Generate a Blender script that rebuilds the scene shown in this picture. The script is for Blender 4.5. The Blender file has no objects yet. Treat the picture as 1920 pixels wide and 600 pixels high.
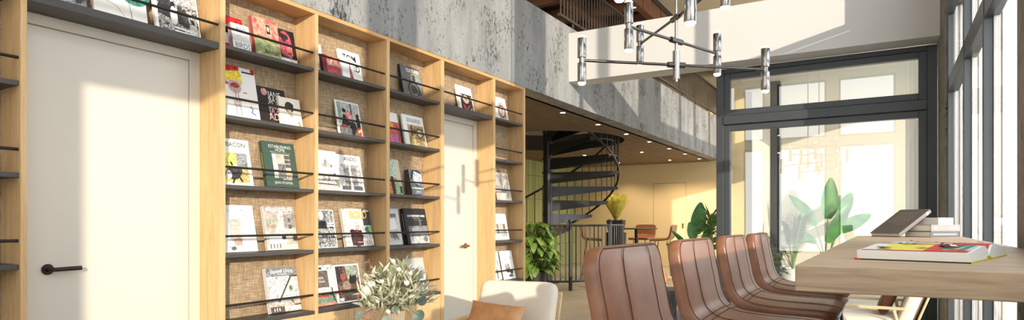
import bpy, bmesh, math, random
from mathutils import Vector, Matrix, Euler
from math import sin, cos, pi, radians, sqrt, atan2

sc = bpy.context.scene
COL = sc.collection
R = radians

# ------------------------------------------------------------------ materials
def lin(c):
    c = c / 255.0
    return c / 12.92 if c <= 0.04045 else ((c + 0.055) / 1.055) ** 2.4

def rgb(t):
    return (lin(t[0]), lin(t[1]), lin(t[2]), 1.0)

MATS = {}

def newmat(name):
    m = bpy.data.materials.new(name)
    m.use_nodes = True
    nt = m.node_tree
    return m, nt, nt.nodes, nt.links, nt.nodes['Principled BSDF']

def plain(name, col, rough=0.5, metal=0.0, spec=0.5, emit=None, estr=0.0):
    if name in MATS:
        return MATS[name]
    m, nt, N, L, b = newmat(name)
    b.inputs['Base Color'].default_value = rgb(col)
    b.inputs['Roughness'].default_value = rough
    b.inputs['Metallic'].default_value = metal
    b.inputs['Specular IOR Level'].default_value = spec
    if emit:
        b.inputs['Emission Color'].default_value = rgb(emit)
        b.inputs['Emission Strength'].default_value = estr
    MATS[name] = m
    return m

def ink(col):
    return plain('ink_%d_%d_%d' % tuple(col), col, 0.55, 0, 0.3)

def printed(col):
    """ink of a printed picture: slightly mottled tone"""
    if min(col) > 225:
        return ink(col)
    name = 'printed_%d_%d_%d' % tuple(col)
    if name in MATS:
        return MATS[name]
    m, nt, N, L, b = newmat(name)
    n1 = noise(N, L, coords(N, L), 55, 5, 0.7, 1.0)
    dk = tuple(max(0, c * 0.62) for c in col); lt = tuple(min(255, c * 1.12 + 26) for c in col)
    L.new(ramp(N, L, n1, [(0.32, dk), (0.5, col), (0.68, lt)]), b.inputs['Base Color'])
    b.inputs['Roughness'].default_value = 0.45
    b.inputs['Specular IOR Level'].default_value = 0.3
    MATS[name] = m
    return m

def coords(N, L, scale=(1, 1, 1)):
    tc = N.new('ShaderNodeTexCoord')
    mp = N.new('ShaderNodeMapping')
    mp.inputs['Scale'].default_value = scale
    L.new(tc.outputs['Object'], mp.inputs['Vector'])
    return mp.outputs['Vector']

def noise(N, L, vec, scale, detail=4, rough=0.55, dist=0.0):
    n = N.new('ShaderNodeTexNoise')
    n.inputs['Scale'].default_value = scale
    n.inputs['Detail'].default_value = detail
    n.inputs['Roughness'].default_value = rough
    n.inputs['Distortion'].default_value = dist
    L.new(vec, n.inputs['Vector'])
    return n.outputs['Fac']

def ramp(N, L, fac, stops, interp='LINEAR'):
    r = N.new('ShaderNodeValToRGB')
    r.color_ramp.interpolation = interp
    el = r.color_ramp.elements
    while len(el) < len(stops):
        el.new(0.5)
    for e, (p, c) in zip(el, stops):
        e.position = p
        e.color = rgb(c)
    L.new(fac, r.inputs['Fac'])
    return r.outputs['Color']

def bump(N, L, b, h, strength=0.3, dist=0.01):
    n = N.new('ShaderNodeBump')
    n.inputs['Strength'].default_value = strength
    n.inputs['Distance'].default_value = dist
    L.new(h, n.inputs['Height'])
    L.new(n.outputs['Normal'], b.inputs['Normal'])

def wood(name, dark, light, scale=(14, 14, 1.1), rough=0.5, fine=5.0, spec=0.35):
    if name in MATS:
        return MATS[name]
    m, nt, N, L, b = newmat(name)
    v = coords(N, L, scale)
    n1 = noise(N, L, v, 1.6, 6, 0.6, 1.2)
    v2 = coords(N, L, tuple(s * fine for s in scale))
    n2 = noise(N, L, v2, 2.0, 3, 0.6)
    mx = N.new('ShaderNodeMath'); mx.operation = 'MULTIPLY_ADD'
    mx.inputs[1].default_value = 0.35
    L.new(n2, mx.inputs[0]); L.new(n1, mx.inputs[2])
    mid = tuple((a + c) / 2 for a, c in zip(dark, light))
    c = ramp(N, L, mx.outputs[0], [(0.42, dark), (0.62, mid), (0.85, light)])
    L.new(c, b.inputs['Base Color'])
    b.inputs['Roughness'].default_value = rough
    b.inputs['Specular IOR Level'].default_value = spec
    bump(N, L, b, n2, 0.08, 0.002)
    MATS[name] = m
    return m

def concrete(name, base, dark, pit, rough=0.75, streak=(2.2, 2.2, 0.5), pits=0.5):
    if name in MATS:
        return MATS[name]
    m, nt, N, L, b = newmat(name)
    v = coords(N, L)
    vs = coords(N, L, streak)
    n1 = noise(N, L, vs, 1.6, 8, 0.65, 0.4)
    c1 = ramp(N, L, n1, [(0.3, dark), (0.7, base)])
    n2 = noise(N, L, coords(N, L, (46, 46, 20)), 1.0, 5, 0.7, 0.6)
    mk = noise(N, L, v, 2.3, 4, 0.6)
    ad = N.new('ShaderNodeMath'); ad.operation = 'MULTIPLY_ADD'
    ad.inputs[1].default_value = 0.5
    L.new(mk, ad.inputs[0]); L.new(n2, ad.inputs[2])
    pt = N.new('ShaderNodeMapRange')
    pt.inputs['From Min'].default_value = 0.86 + (0.5 - pits) * 0.3
    pt.inputs['From Max'].default_value = 0.95 + (0.5 - pits) * 0.3
    L.new(ad.outputs[0], pt.inputs['Value'])
    mix = N.new('ShaderNodeMix'); mix.data_type = 'RGBA'
    L.new(pt.outputs['Result'], mix.inputs['Factor'])
    L.new(c1, mix.inputs['A'])
    mix.inputs['B'].default_value = rgb(pit)
    L.new(mix.outputs['Result'], b.inputs['Base Color'])
    b.inputs['Roughness'].default_value = rough
    b.inputs['Specular IOR Level'].default_value = 0.3
    bump(N, L, b, ad.outputs[0], 0.15, 0.01)
    MATS[name] = m
    return m

def burlap():
    if 'burlap' in MATS:
        return MATS['burlap']
    m, nt, N, L, b = newmat('burlap')
    a = noise(N, L, coords(N, L, (1, 14, 330)), 1.0, 2, 0.6)
    c = noise(N, L, coords(N, L, (1, 330, 14)), 1.0, 2, 0.6)
    ad = N.new('ShaderNodeMath'); ad.operation = 'ADD'
    L.new(a, ad.inputs[0]); L.new(c, ad.inputs[1])
    dv = N.new('ShaderNodeMath'); dv.operation = 'MULTIPLY'; dv.inputs[1].default_value = 0.5
    L.new(ad.outputs[0], dv.inputs[0])
    col = ramp(N, L, dv.outputs[0], [(0.34, (112, 92, 72)), (0.5, (164, 140, 112)), (0.66, (206, 186, 156))])
    L.new(col, b.inputs['Base Color'])
    b.inputs['Roughness'].default_value = 0.95
    b.inputs['Specular IOR Level'].default_value = 0.1
    bump(N, L, b, dv.outputs[0], 0.5, 0.004)
    MATS['burlap'] = m
    return m

def leather(name, dark, light, rough=0.42):
    if name in MATS:
        return MATS[name]
    m, nt, N, L, b = newmat(name)
    n1 = noise(N, L, coords(N, L), 9, 5, 0.6)
    c = ramp(N, L, n1, [(0.3, dark), (0.72, light)])
    L.new(c, b.inputs['Base Color'])
    b.inputs['Roughness'].default_value = rough
    b.inputs['Specular IOR Level'].default_value = 0.5
    n2 = noise(N, L, coords(N, L), 320, 2, 0.5)
    bump(N, L, b, n2, 0.18, 0.002)
    MATS[name] = m
    return m

def fabric(name, dark, light):
    if name in MATS:
        return MATS[name]
    m, nt, N, L, b = newmat(name)
    n1 = noise(N, L, coords(N, L), 260, 3, 0.6)
    c = ramp(N, L, n1, [(0.3, dark), (0.7, light)])
    L.new(c, b.inputs['Base Color'])
    b.inputs['Roughness'].default_value = 0.9
    b.inputs['Specular IOR Level'].default_value = 0.15
    bump(N, L, b, n1, 0.25, 0.003)
    MATS[name] = m
    return m

def leafmat(name, a, bcol, rough=0.45, scale=12, trans=0.25):
    if name in MATS:
        return MATS[name]
    m, nt, N, L, b = newmat(name)
    n1 = noise(N, L, coords(N, L), scale, 3, 0.6)
    c = ramp(N, L, n1, [(0.35, a), (0.65, bcol)])
    L.new(c, b.inputs['Base Color'])
    b.inputs['Roughness'].default_value = rough
    tr = N.new('ShaderNodeBsdfTranslucent')
    L.new(c, tr.inputs['Color'])
    mx = N.new('ShaderNodeMixShader'); mx.inputs['Fac'].default_value = trans
    L.new(b.outputs[0], mx.inputs[1]); L.new(tr.outputs[0], mx.inputs[2])
    L.new(mx.outputs[0], N['Material Output'].inputs['Surface'])
    MATS[name] = m
    return m

def photo(name, cols, scale=(9, 9, 9), dist=1.0):
    """printed photograph: patches of tone"""
    if name in MATS:
        return MATS[name]
    m, nt, N, L, b = newmat('print_' + name)
    n1 = noise(N, L, coords(N, L, scale), 2.2, 5, 0.65, dist)
    k = len(cols)
    st = [(0.3 + 0.4 * i / max(1, k - 1), c) for i, c in enumerate(cols)]
    c = ramp(N, L, n1, st)
    L.new(c, b.inputs['Base Color'])
    b.inputs['Roughness'].default_value = 0.45
    b.inputs['Specular IOR Level'].default_value = 0.35
    MATS[name] = m
    return m

def glass(name, tint=(1, 1, 1), ior=1.5, rough=0.0):
    if name in MATS:
        return MATS[name]
    m = bpy.data.materials.new(name); m.use_nodes = True
    N, L = m.node_tree.nodes, m.node_tree.links
    N.remove(N['Principled BSDF'])
    t = N.new('ShaderNodeBsdfTransparent'); t.inputs['Color'].default_value = (*tint, 1)
    g = N.new('ShaderNodeBsdfGlossy'); g.inputs['Roughness'].default_value = rough
    f = N.new('ShaderNodeFresnel'); f.inputs['IOR'].default_value = ior
    mx = N.new('ShaderNodeMixShader')
    ge = N.new('ShaderNodeNewGeometry')            # thin pane: reflect on the entering face only
    inv = N.new('ShaderNodeMath'); inv.operation = 'SUBTRACT'; inv.inputs[0].default_value = 1.0
    L.new(ge.outputs['Backfacing'], inv.inputs[1])
    mu = N.new('ShaderNodeMath'); mu.operation = 'MULTIPLY'
    L.new(f.outputs[0], mu.inputs[0]); L.new(inv.outputs[0], mu.inputs[1])
    L.new(mu.outputs[0], mx.inputs['Fac']); L.new(t.outputs[0], mx.inputs[1]); L.new(g.outputs[0], mx.inputs[2])
    L.new(mx.outputs[0], N['Material Output'].inputs['Surface'])
    MATS[name] = m
    return m

WOOD = wood('oak_vertical', (190, 152, 104), (216, 181, 132))
WOODH = wood('oak_horizontal', (178, 132, 84), (214, 172, 120), (14, 1.1, 14))
TABLE = wood('oak_table', (152, 126, 98), (200, 174, 141), (1.2, 16, 22), 0.5, 4.0)
BURLAP = burlap()
BLACKM = plain('shelf_charcoal', (66, 63, 60), 0.45)
RODM = plain('rod_bronze', (50, 44, 40), 0.4, 0.6)
DOORM = plain('door_paint', (212, 205, 192), 0.4)
FRAMEM = plain('door_frame_paint', (212, 204, 189), 0.45)
CONC = concrete('concrete_wall', (162, 163, 163), (122, 124, 126), (58, 60, 62), pits=0.67)
CONCB = concrete('concrete_column', (158, 154, 148), (112, 109, 104), (52, 50, 48), pits=0.62, streak=(5, 5, 5))
FLOORM = concrete('floor_concrete', (170, 165, 156), (140, 135, 127), (112, 108, 101), 0.45, (1, 1, 1), pits=0.3)
WHITE = plain('beam_plaster', (208, 207, 206), 0.8, 0, 0.2)
CREAM = plain('wall_cream', (226, 206, 164), 0.85, 0, 0.2)
CREAMW = plain('wall_warm_white', (238, 232, 220), 0.85, 0, 0.2)
PORCHW = plain('porch_plaster', (214, 206, 192), 0.85, 0, 0.2)
CEILM = wood('ceiling_boards', (96, 80, 64), (132, 112, 90), (9, 0.6, 9), 0.7)
CEILH = plain('ceiling_beige', (205, 190, 160), 0.85, 0, 0.2)
COFFER = wood('coffer_wood', (96, 62, 42), (140, 92, 62), (1, 8, 8), 0.5)
DARKW = plain('mezzanine_dark', (46, 36, 30), 0.7)
STEEL = plain('anthracite_frame', (66, 70, 74), 0.4, 0.2)
ALU = plain('window_aluminium', (196, 194, 190), 0.35, 0.4)
RAILM = plain('railing_bronze', (84, 77, 68), 0.4, 0.5)
STAIRM = plain('stair_black_steel', (58, 59, 62), 0.38, 0.4)
CHROME = plain('chandelier_nickel', (152, 150, 148), 0.2, 1.0)
CHROMED = plain('chandelier_dark_nickel', (92, 90, 88), 0.25, 1.0)
BULB = plain('bulb_glow', (255, 240, 215), 0.3, 0, 0.5, (255, 232, 196), 14.0)
DLIGHT = plain('downlight_glow', (255, 240, 215), 0.3, 0, 0.5, (255, 220, 165), 30.0)
GLASSW = glass('window_glass', (0.985, 0.99, 0.99), 1.06)
GLASSP = glass('partition_glass', (0.95, 0.97, 0.965), 2.3)
LEATH = leather('cognac_leather', (118, 76, 54), (152, 101, 70), 0.34)
SEAM = plain('leather_seam', (84, 52, 36), 0.6)
LEGM = plain('stool_leg_metal', (70, 68, 66), 0.25, 0.9)
BOUC = fabric('cream_upholstery', (214, 202, 184), (238, 229, 214))
CUSH = leather('tan_cushion_leather', (186, 126, 80), (214, 158, 106), 0.45)
CUSHB = leather('brown_cushion_leather', (84, 46, 28), (128, 76, 48), 0.4)
ASH = wood('chair_ash', (206, 172, 128), (232, 204, 162), (12, 2, 12))
PAPER = plain('paper_pages', (238, 234, 226), 0.7, 0, 0.2)
BRASS = plain('aged_brass', (150, 112, 78), 0.35, 0.8)
TILE = None

# ------------------------------------------------------------------ mesh tools
class MB:
    def __init__(self):
        self.v, self.f, self.m, self.mats = [], [], [], []

    def mi(self, mat):
        if mat is None:
            return 0
        if mat not in self.mats:
            self.mats.append(mat)
        return self.mats.index(mat)

    def add(self, vs, fs, mat=None):
        b = len(self.v)
        k = self.mi(mat)
        self.v.extend(Vector(p) for p in vs)
        for f in fs:
            self.f.append(tuple(b + i for i in f))
            self.m.append(k)
        return self

    def box(self, x0, x1, y0, y1, z0, z1, mat=None, M=None):
        vs = [(x0, y0, z0), (x1, y0, z0), (x1, y1, z0), (x0, y1, z0), (x0, y0, z1), (x1, y0, z1), (x1, y1, z1), (x0, y1, z1)]
        if M is not None:
            vs = [M @ Vector(p) for p in vs]
        fs = [(0, 3, 2, 1), (4, 5, 6, 7), (0, 1, 5, 4), (1, 2, 6, 5), (2, 3, 7, 6), (3, 0, 4, 7)]
        return self.add(vs, fs, mat)

    def tube(self, pts, r, n=10, mat=None, cap=True, closed=False):
        pts = [Vector(p) for p in pts]
        k = len(pts)
        rs = r if isinstance(r, (list, tuple)) else [r] * k
        up = None
        vs, fs = [], []
        for i, p in enumerate(pts):
            if closed:
                d = pts[(i + 1) % k] - pts[i - 1]
            else:
                d = pts[min(i + 1, k - 1)] - pts[max(i - 1, 0)]
            d.normalize()
            if up is None:
                up = Vector((0, 0, 1)) if abs(d.z) < 0.9 else Vector((1, 0, 0))
            x = d.cross(up)
            if x.length < 1e-6:
                x = d.cross(Vector((0.3, 1, 0.2)))
            x.normalize()
            y = x.cross(d).normalized()
            up = y
            for j in range(n):
                a = 2 * pi * j / n
                vs.append(p + (x * cos(a) + y * sin(a)) * rs[i])
        for i in range(k if closed else k - 1):
            for j in range(n):
                a, b2 = i * n + j, i * n + (j + 1) % n
                c, d2 = ((i + 1) % k) * n + (j + 1) % n, ((i + 1) % k) * n + j
                fs.append((a, d2, c, b2))
        if cap and not closed:
            fs.append(tuple(range(n)))
            fs.append(tuple((k - 1) * n + j for j in reversed(range(n))))
        return self.add(vs, fs, mat)

    def lathe(self, prof, n=32, mat=None, c=(0, 0, 0), rib=None):
        vs, fs = [], []
        for (r, z) in prof:
            for j in range(n):
                a = 2 * pi * j / n
                q = r * (1 + (rib[1] * cos(rib[0] * a) if rib and r > 1e-4 else 0))
                vs.append((c[0] + q * cos(a), c[1] + q * sin(a), c[2] + z))
        for i in range(len(prof) - 1):
            for j in range(n):
                fs.append((i * n + j, i * n + (j + 1) % n, (i + 1) * n + (j + 1) % n, (i + 1) * n + j))
        return self.add(vs, fs, mat)

    def cyl(self, c, r, z0, z1, n=24, mat=None):
        return self.lathe([(0.0001, z0), (r, z0), (r, z1), (0.0001, z1)], n, mat, (c[0], c[1], 0))

    def grid(self, fn, nu, nv, mat=None, flip=False):
        vs = [fn(i / nu, j / nv) for i in range(nu + 1) for j in range(nv + 1)]
        fs = []
        for i in range(nu):
            for j in range(nv):
                a = i * (nv + 1) + j
                q = (a, a + 1, a + nv + 2, a + nv + 1)
                fs.append(tuple(reversed(q)) if flip else q)
        return self.add(vs, fs, mat)

    def leaf(self, base, d, up, length, width, curl=0.5, mat=None, nseg=6, fold=0.25, tip=1.0, shape=None):
        base = Vector(base); d = Vector(d).normalized(); up = Vector(up)
        side = d.cross(up)
        if side.length < 1e-4:
            side = d.cross(Vector((1, 0.2, 0)))
        side.normalize()
        nrm = side.cross(d).normalized()
        vs, fs = [], []
        p = base.copy(); dd = d.copy(); nn = nrm.copy()
        for i in range(nseg + 1):
            t = i / nseg
            w = shape(t) if shape else (sin(pi * min(1, t ** 0.8 * tip)) if t < 1 else 0.0)
            w = max(w, 0.02) * width / 2
            vs += [p - side * w + nn * (fold * w), p.copy(), p + side * w + nn * (fold * w)]
            if i < nseg:
                a = curl / nseg
                dd2 = (dd * cos(a) - nn * sin(a)).normalized()
                nn = (nn * cos(a) + dd * sin(a)).normalized()
                dd = dd2
                p = p + dd * (length / nseg)
        for i in range(nseg):
            b0, b1 = i * 3, (i + 1) * 3
            fs += [(b0, b0 + 1, b1 + 1, b1), (b0 + 1, b0 + 2, b1 + 2, b1 + 1)]
        return self.add(vs, fs, mat)

    def build(self, name, mat=None, parent=None, smooth=False, bevel=0.0, loc=None, rot=None, recalc=True, segs=2):
        me = bpy.data.meshes.new(name)
        me.from_pydata([tuple(p) for p in self.v], [], self.f)
        mats = self.mats if self.mats else [mat]
        for mm in mats:
            me.materials.append(mm)
        if self.mats:
            me.polygons.foreach_set('material_index', self.m)
        if recalc:
            bm = bmesh.new(); bm.from_mesh(me)
            bmesh.ops.recalc_face_normals(bm, faces=bm.faces)
            bm.to_mesh(me); bm.free()
        if smooth:
            me.polygons.foreach_set('use_smooth', [True] * len(me.polygons))
            if smooth == 'auto':
                me.set_sharp_from_angle(angle=R(38))
        me.update()
        o = bpy.data.objects.new(name, me)
        COL.objects.link(o)
        if parent is not None:
            o.parent = parent
        if loc is not None:
            o.location = loc
        if rot is not None:
            o.rotation_euler = rot
        if bevel:
            b = o.modifiers.new('bevel', 'BEVEL')
            b.width = bevel; b.segments = segs; b.limit_method = 'ANGLE'; b.angle_limit = R(40)
        return o

def box(*a):
    return MB().box(*a)

def empty(name, loc=(0, 0, 0), rz=0.0):
    o = bpy.data.objects.new(name, None)
    o.empty_display_size = 0.1
    COL.objects.link(o)
    o.location = loc
    o.rotation_euler = (0, 0, rz)
    return o

def tag(o, label, cat, group=None):
    o['label'] = label
    o['category'] = cat
    if group:
        o['group'] = group
    return o

def struct(o):
    o['kind'] = 'structure'
    return o

def kids(o):
    return [c for c in bpy.data.objects if c.parent == o]

def copy_tree(o, parent=None):
    c = o.copy()
    COL.objects.link(c)
    c.parent = parent
    for k in kids(o):
        copy_tree(k, c)
    return c

def text_mesh(s, size, align='CENTER', bold=0.0, squeeze=1.0):
    cu = bpy.data.curves.new('txt', 'FONT')
    cu.body = s; cu.size = size; cu.align_x = align; cu.align_y = 'BOTTOM_BASELINE'
    cu.offset = bold; cu.resolution_u = 3
    ob = bpy.data.objects.new('txt', cu)
    COL.objects.link(ob)
    dg = bpy.context.evaluated_depsgraph_get()
    me = bpy.data.meshes.new_from_object(ob.evaluated_get(dg))
    vs = [(v.co.x * squeeze, v.co.y) for v in me.vertices]
    fs = [tuple(p.vertices) for p in me.polygons]
    bpy.data.objects.remove(ob); bpy.data.curves.remove(cu); bpy.data.meshes.remove(me)
    return vs, fs

# ------------------------------------------------------------------ key places (metres)
XF, XB = -3.405, -3.602        # front of the bookcase, its burlap back
ZT = 2.583                     # bookcase top = underside of the mezzanine edge
YB0, YB1 = 7.096, 7.40         # white beam
YP = 7.426                     # glass partition
XR = 0.445                     # window wall
ZH = 4.95                      # hall ceiling
YBK = 15.45                    # back wall

# ------------------------------------------------------------------ setting
struct(box(-9, 2.2, -3.4, 16, -0.1, 0).build('floor', FLOORM))
struct(box(-3.405, 0.9, -3.4, 16, ZH, ZH + 0.1).build('ceiling', CEILH))
# mezzanine slab with the round stairwell
SP = (-5.276, 10.13)           # stair axis
def slab_with_hole():
    mb = MB()
    n = 48
    x0, x1, y0, y1 = -9.0, -3.62, 6.02, YBK
    hole = [(SP[0] + 1.37 * cos(2 * pi * i / n), SP[1] + 1.37 * sin(2 * pi * i / n)) for i in range(n)]
    out = []
    for i in range(n):
        a = 2 * pi * i / n
        dx, dy = cos(a), sin(a)
        ts = []
        if dx > 1e-9: ts.append((x1 - SP[0]) / dx)
        if dx < -1e-9: ts.append((x0 - SP[0]) / dx)
        if dy > 1e-9: ts.append((y1 - SP[1]) / dy)
        if dy < -1e-9: ts.append((y0 - SP[1]) / dy)
        t = min(ts)
        out.append((SP[0] + dx * t, SP[1] + dy * t))
    for z in (2.56, 2.86):
        vs = [(*p, z) for p in hole] + [(*p, z) for p in out]
        fs = [(i, (i + 1) % n, n + (i + 1) % n, n + i) for i in range(n)]
        cs = [(x0, y0, z), (x1, y0, z), (x1, y1, z), (x0, y1, z)]
        mb.add(vs, fs, CEILM)
        for c in cs:  # corner triangles
            k = min(range(n), key=lambda i: (out[i][0] - c[0]) ** 2 + (out[i][1] - c[1]) ** 2)
            order = sorted(range(n), key=lambda i: (out[i][0] - c[0]) ** 2 + (out[i][1] - c[1]) ** 2)
            ax = [i for i in order if abs(out[i][0] - c[0]) < 1e-6][:1]
            ay = [i for i in order if abs(out[i][1] - c[1]) < 1e-6][:1]
            if ax and ay:
                mb.add([c, (*out[ax[0]], z), (*out[ay[0]], z)], [(0, 1, 2)], CEILM)
    vs = [(*p, 2.56) for p in hole] + [(*p, 2.86) for p in hole]
    mb.add(vs, [(i, (i + 1) % n, n + (i + 1) % n, n + i) for i in range(n)], DARKW)
    return mb
struct(slab_with_hole().build('ceiling_mezzanine', None, recalc=False))
struct(box(-9, -3.405, -3.4, 16, 4.86, 4.98).build('ceiling_upper', DARKW))
# coffers under the upper ceiling
mb = MB()
y = -0.5
while y < 15.6:
    mb.box(-9, -3.42, y, y + 0.12, 4.62, 4.86); y += 0.95
for x in (-3.55, -4.5, -5.4, -6.3, -7.2, -8.1):
    mb.box(x, x + 0.12, -0.5, 15.6, 4.60, 4.86)
struct(mb.build('trim_1', COFFER))
# concrete: edge of the mezzanine, running on above the bookcase
struct(box(-3.62, XF, -3.4, YBK, ZT - 0.003, 3.544).build('wall_balcony', CONC))
struct(box(-3.80, -3.625, -3.4, 6.0, 0, ZT + 0.3).build('wall_left', CREAMW))
struct(box(-9.0, -3.63, 5.9, 6.0, 0, 2.56).build('wall_partition', CREAM))
struct(box(-9.0, -1.6, YBK, YBK + 0.12, 0, 5.0).build('wall_back', CREAM))
struct(box(-1.6, 0.9, YBK, YBK + 0.12, 3.2, 5.0).build('wall_back_upper', CREAMW))
struct(box(-9.0, -8.9, 0, 16, 2.86, 5.0).build('wall_upper', DARKW))
# green stacked tiles on the far left wall
def tilemat():
    m, nt, N, L, b = newmat('green_tiles')
    v = coords(N, L)
    br = N.new('ShaderNodeTexBrick')
    sx = N.new('ShaderNodeSeparateXYZ'); cx = N.new('ShaderNodeCombineXYZ')
    L.new(v, sx.inputs[0]); L.new(sx.outputs['Y'], cx.inputs['X']); L.new(sx.outputs['Z'], cx.inputs['Y'])
    L.new(cx.outputs[0], br.inputs['Vector'])
    br.offset = 0.0
    br.inputs['Color1'].default_value = rgb((170, 178, 120)); br.inputs['Color2'].default_value = rgb((150, 160, 104))
    br.inputs['Mortar'].default_value = rgb((120, 124, 88))
    br.inputs['Scale'].default_value = 1.0
    br.inputs['Mortar Size'].default_value = 0.008
    br.inputs['Brick Width'].default_value = 0.16; br.inputs['Row Height'].default_value = 0.55
    L.new(br.outputs['Color'], b.inputs['Base Color'])
    b.inputs['Roughness'].default_value = 0.25
    return m
struct(box(-7.3, -7.16, 6.02, YBK, 0, 2.555).build('wall_tiled', tilemat()))
# flush door in the back wall
d3 = struct(empty('door_3', (-4.635, YBK - 0.002, 0)))
box(-0.40, 0.40, -0.006, 0, 0.0, 2.06).build('door_leaf', CREAM, d3)
mb = MB(); g = plain('door_gap', (184, 162, 122), 0.8)
for (a, b_, c, d) in ((-0.412, -0.40, 0, 2.075), (0.40, 0.412, 0, 2.075), (-0.412, 0.412, 2.06, 2.075)):
    mb.box(a, b_, -0.004, 0, c, d)
mb.build('door_gap', g, d3)
box(0.33, 0.35, -0.03, -0.006, 0.95, 1.07).build('door_handle', BLACKM, d3)

# white beam across the hall
struct(box(XF, 0.431, YB0, YB1, 2.85, 3.455).build('wall_beam', WHITE, bevel=0.003))
# concrete columns on the window side
struct(box(0.431, 0.62, 6.50, 7.40, 0, ZH).build('wall_column_corner', CONCB))
struct(box(0.437, 0.62, 2.60, 3.09, 0, ZH).build('wall_column_near', CONCB))
# window wall: solid stretch behind the camera, floor edge band, upper sill beyond the corner
struct(box(XR, 0.62, -3.4, -1.88, 0, ZH).build('wall_right_rear', WHITE))
struct(box(XR, 0.62, 0.40, 0.76, 0, ZH).build('wall_right_pier', CONCB))
for (ya, yb) in ((-1.879, 0.399), (0.761, 2.599)):
    struct(box(XR + 0.005, 0.60, ya, yb, 0, 1.155).build('wall_right_sill', CONCB))
for k, (ya, yb) in enumerate(((-1.879, 0.399), (0.761, 2.599), (3.091, 6.499))):
    struct(box(XR + 0.015, 0.60, ya, yb, 2.93, 3.20).build('wall_right_band', STEEL))
struct(box(XR + 0.01, 0.60, 7.41, 15.4, 2.93, 3.75).build('wall_right_parapet', WHITE))

def window(name, y0, y1, z0, z1, x0=XR, posts=(), transoms=(), post_w=0.05, depth=0.042, outer=True):
    w = struct(empty(name, (x0, (y0 + y1) / 2, z0)))
    yc = (y0 + y1) / 2
    def lb(mb, xa, xb, ya, yb, za, zb):
        mb.box(xa - x0, xb - x0, ya - yc, yb - yc, za - z0, zb - z0)
    f = MB()
    lb(f, x0, x0 + depth, y0, y0 + 0.07, z0, z1); lb(f, x0, x0 + depth, y1 - 0.07, y1, z0, z1)
    lb(f, x0, x0 + depth, y0 + 0.07, y1 - 0.07, z0, z0 + 0.07); lb(f, x0, x0 + depth, y0 + 0.07, y1 - 0.07, z1 - 0.07, z1)
    for p in posts:
        lb(f, x0, x0 + depth, p, p + post_w, z0 + 0.07, z1 - 0.07)
    for (ta, tb) in transoms:
        ys = [y0 + 0.07] + [q for p in posts for q in (p, p + post_w)] + [y1 - 0.07]
        for a, b_ in zip(ys[::2], ys[1::2]):
            lb(f, x0 + 0.004, x0 + depth + 0.03, a, b_, ta, tb)
    f.build('window_frame', STEEL, w, bevel=0.003)
    if outer:
        f = MB()
        xo = x0 + depth + 0.001
        edges = [y0 + 0.035] + [p + post_w / 2 for p in posts] + [y1 - 0.035]
        for e in edges:
            lb(f, xo, xo + 0.018, e - 0.034, e + 0.034, z0, z1)
            lb(f, xo + 0.018, xo + 0.036, e - 0.028, e + 0.028, z0, z1)
            lb(f, xo + 0.036, xo + 0.055, e - 0.034, e + 0.034, z0, z1)
        f.build('outer_frame', ALU, w, bevel=0.003)
    gl = MB()
    xg = x0 + depth * 0.55
    lb(gl, xg, xg + 0.012, y0 + 0.05, y1 - 0.05, z0 + 0.05, z1 - 0.05)
    gl.build('window_pane', GLASSW, w)
    return w
window('window_1', 3.10, 6.49, 0.02, 2.92, posts=(4.18, 5.17), transoms=((2.20, 2.32),))
window('window_2', 3.10, 6.49, 3.21, ZH - 0.02, posts=(4.18, 5.17))
window('window_3', -1.87, 0.39, 1.16, 2.92)
window('window_4', -1.87, 0.39, 3.21, ZH - 0.02)
window('window_11', 0.77, 2.59, 1.16, 2.92)
window('window_12', 0.77, 2.59, 3.21, ZH - 0.02)
window('window_5', 7.45, 11.0, 0.02, 2.92, posts=(9.1,))
window('window_6', 7.45, 15.3, 3.76, ZH - 0.02, posts=(8.7, 9.75, 11.0, 12.3, 13.6), post_w=0.16)

# rear wall with three windows (seen mirrored in the partition)
YR = -3.16
def rear():
    mb = MB()
    xs = [-3.62, -3.40, -2.84, -2.53, -1.33, -1.06, 0.20, 0.80]
    for i in range(0, 8, 2):
        mb.box(xs[i], xs[i + 1], YR - 0.2, YR, 0, ZH)
    for a, b_ in ((-3.40, -2.84), (-2.53, -1.33), (-1.06, 0.20)):
        mb.box(a, b_, YR - 0.2, YR, 0, 0.28)
        mb.box(a, b_, YR - 0.2, YR, 3.08, 3.30)
        mb.box(a, b_, YR - 0.2, YR, 4.80, ZH)
    return mb
struct(rear().build('wall_rear', CREAMW))
for i, (a, b_) in enumerate(((-3.40, -2.84), (-2.53, -1.33), (-1.06, 0.20))):
  for k, (zz, H) in enumerate(((0.28, 2.80), (3.30, 1.50))):
    w = struct(empty('window_%d' % (7 + i if k == 0 else 13 + i), ((a + b_) / 2, YR - 0.1, zz)))
    h = (b_ - a) / 2
    f = MB()
    f.box(-h, -h + 0.05, -0.04, 0.04, 0, H).box(h - 0.05, h, -0.04, 0.04, 0, H)
    f.box(-h + 0.05, h - 0.05, -0.04, 0.04, 0, 0.05).box(-h + 0.05, h - 0.05, -0.04, 0.04, H - 0.05, H)
    f.build('window_frame', STEEL, w)
    box(-h + 0.03, h - 0.03, -0.006, 0.006, 0.03, H - 0.03).build('window_pane', GLASSW, w)

# outside ground
struct(box(2.2, 30, -20, 40, -0.25, -0.1).build('ground', plain('pale_paving', (206, 202, 194), 0.9)))

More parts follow.
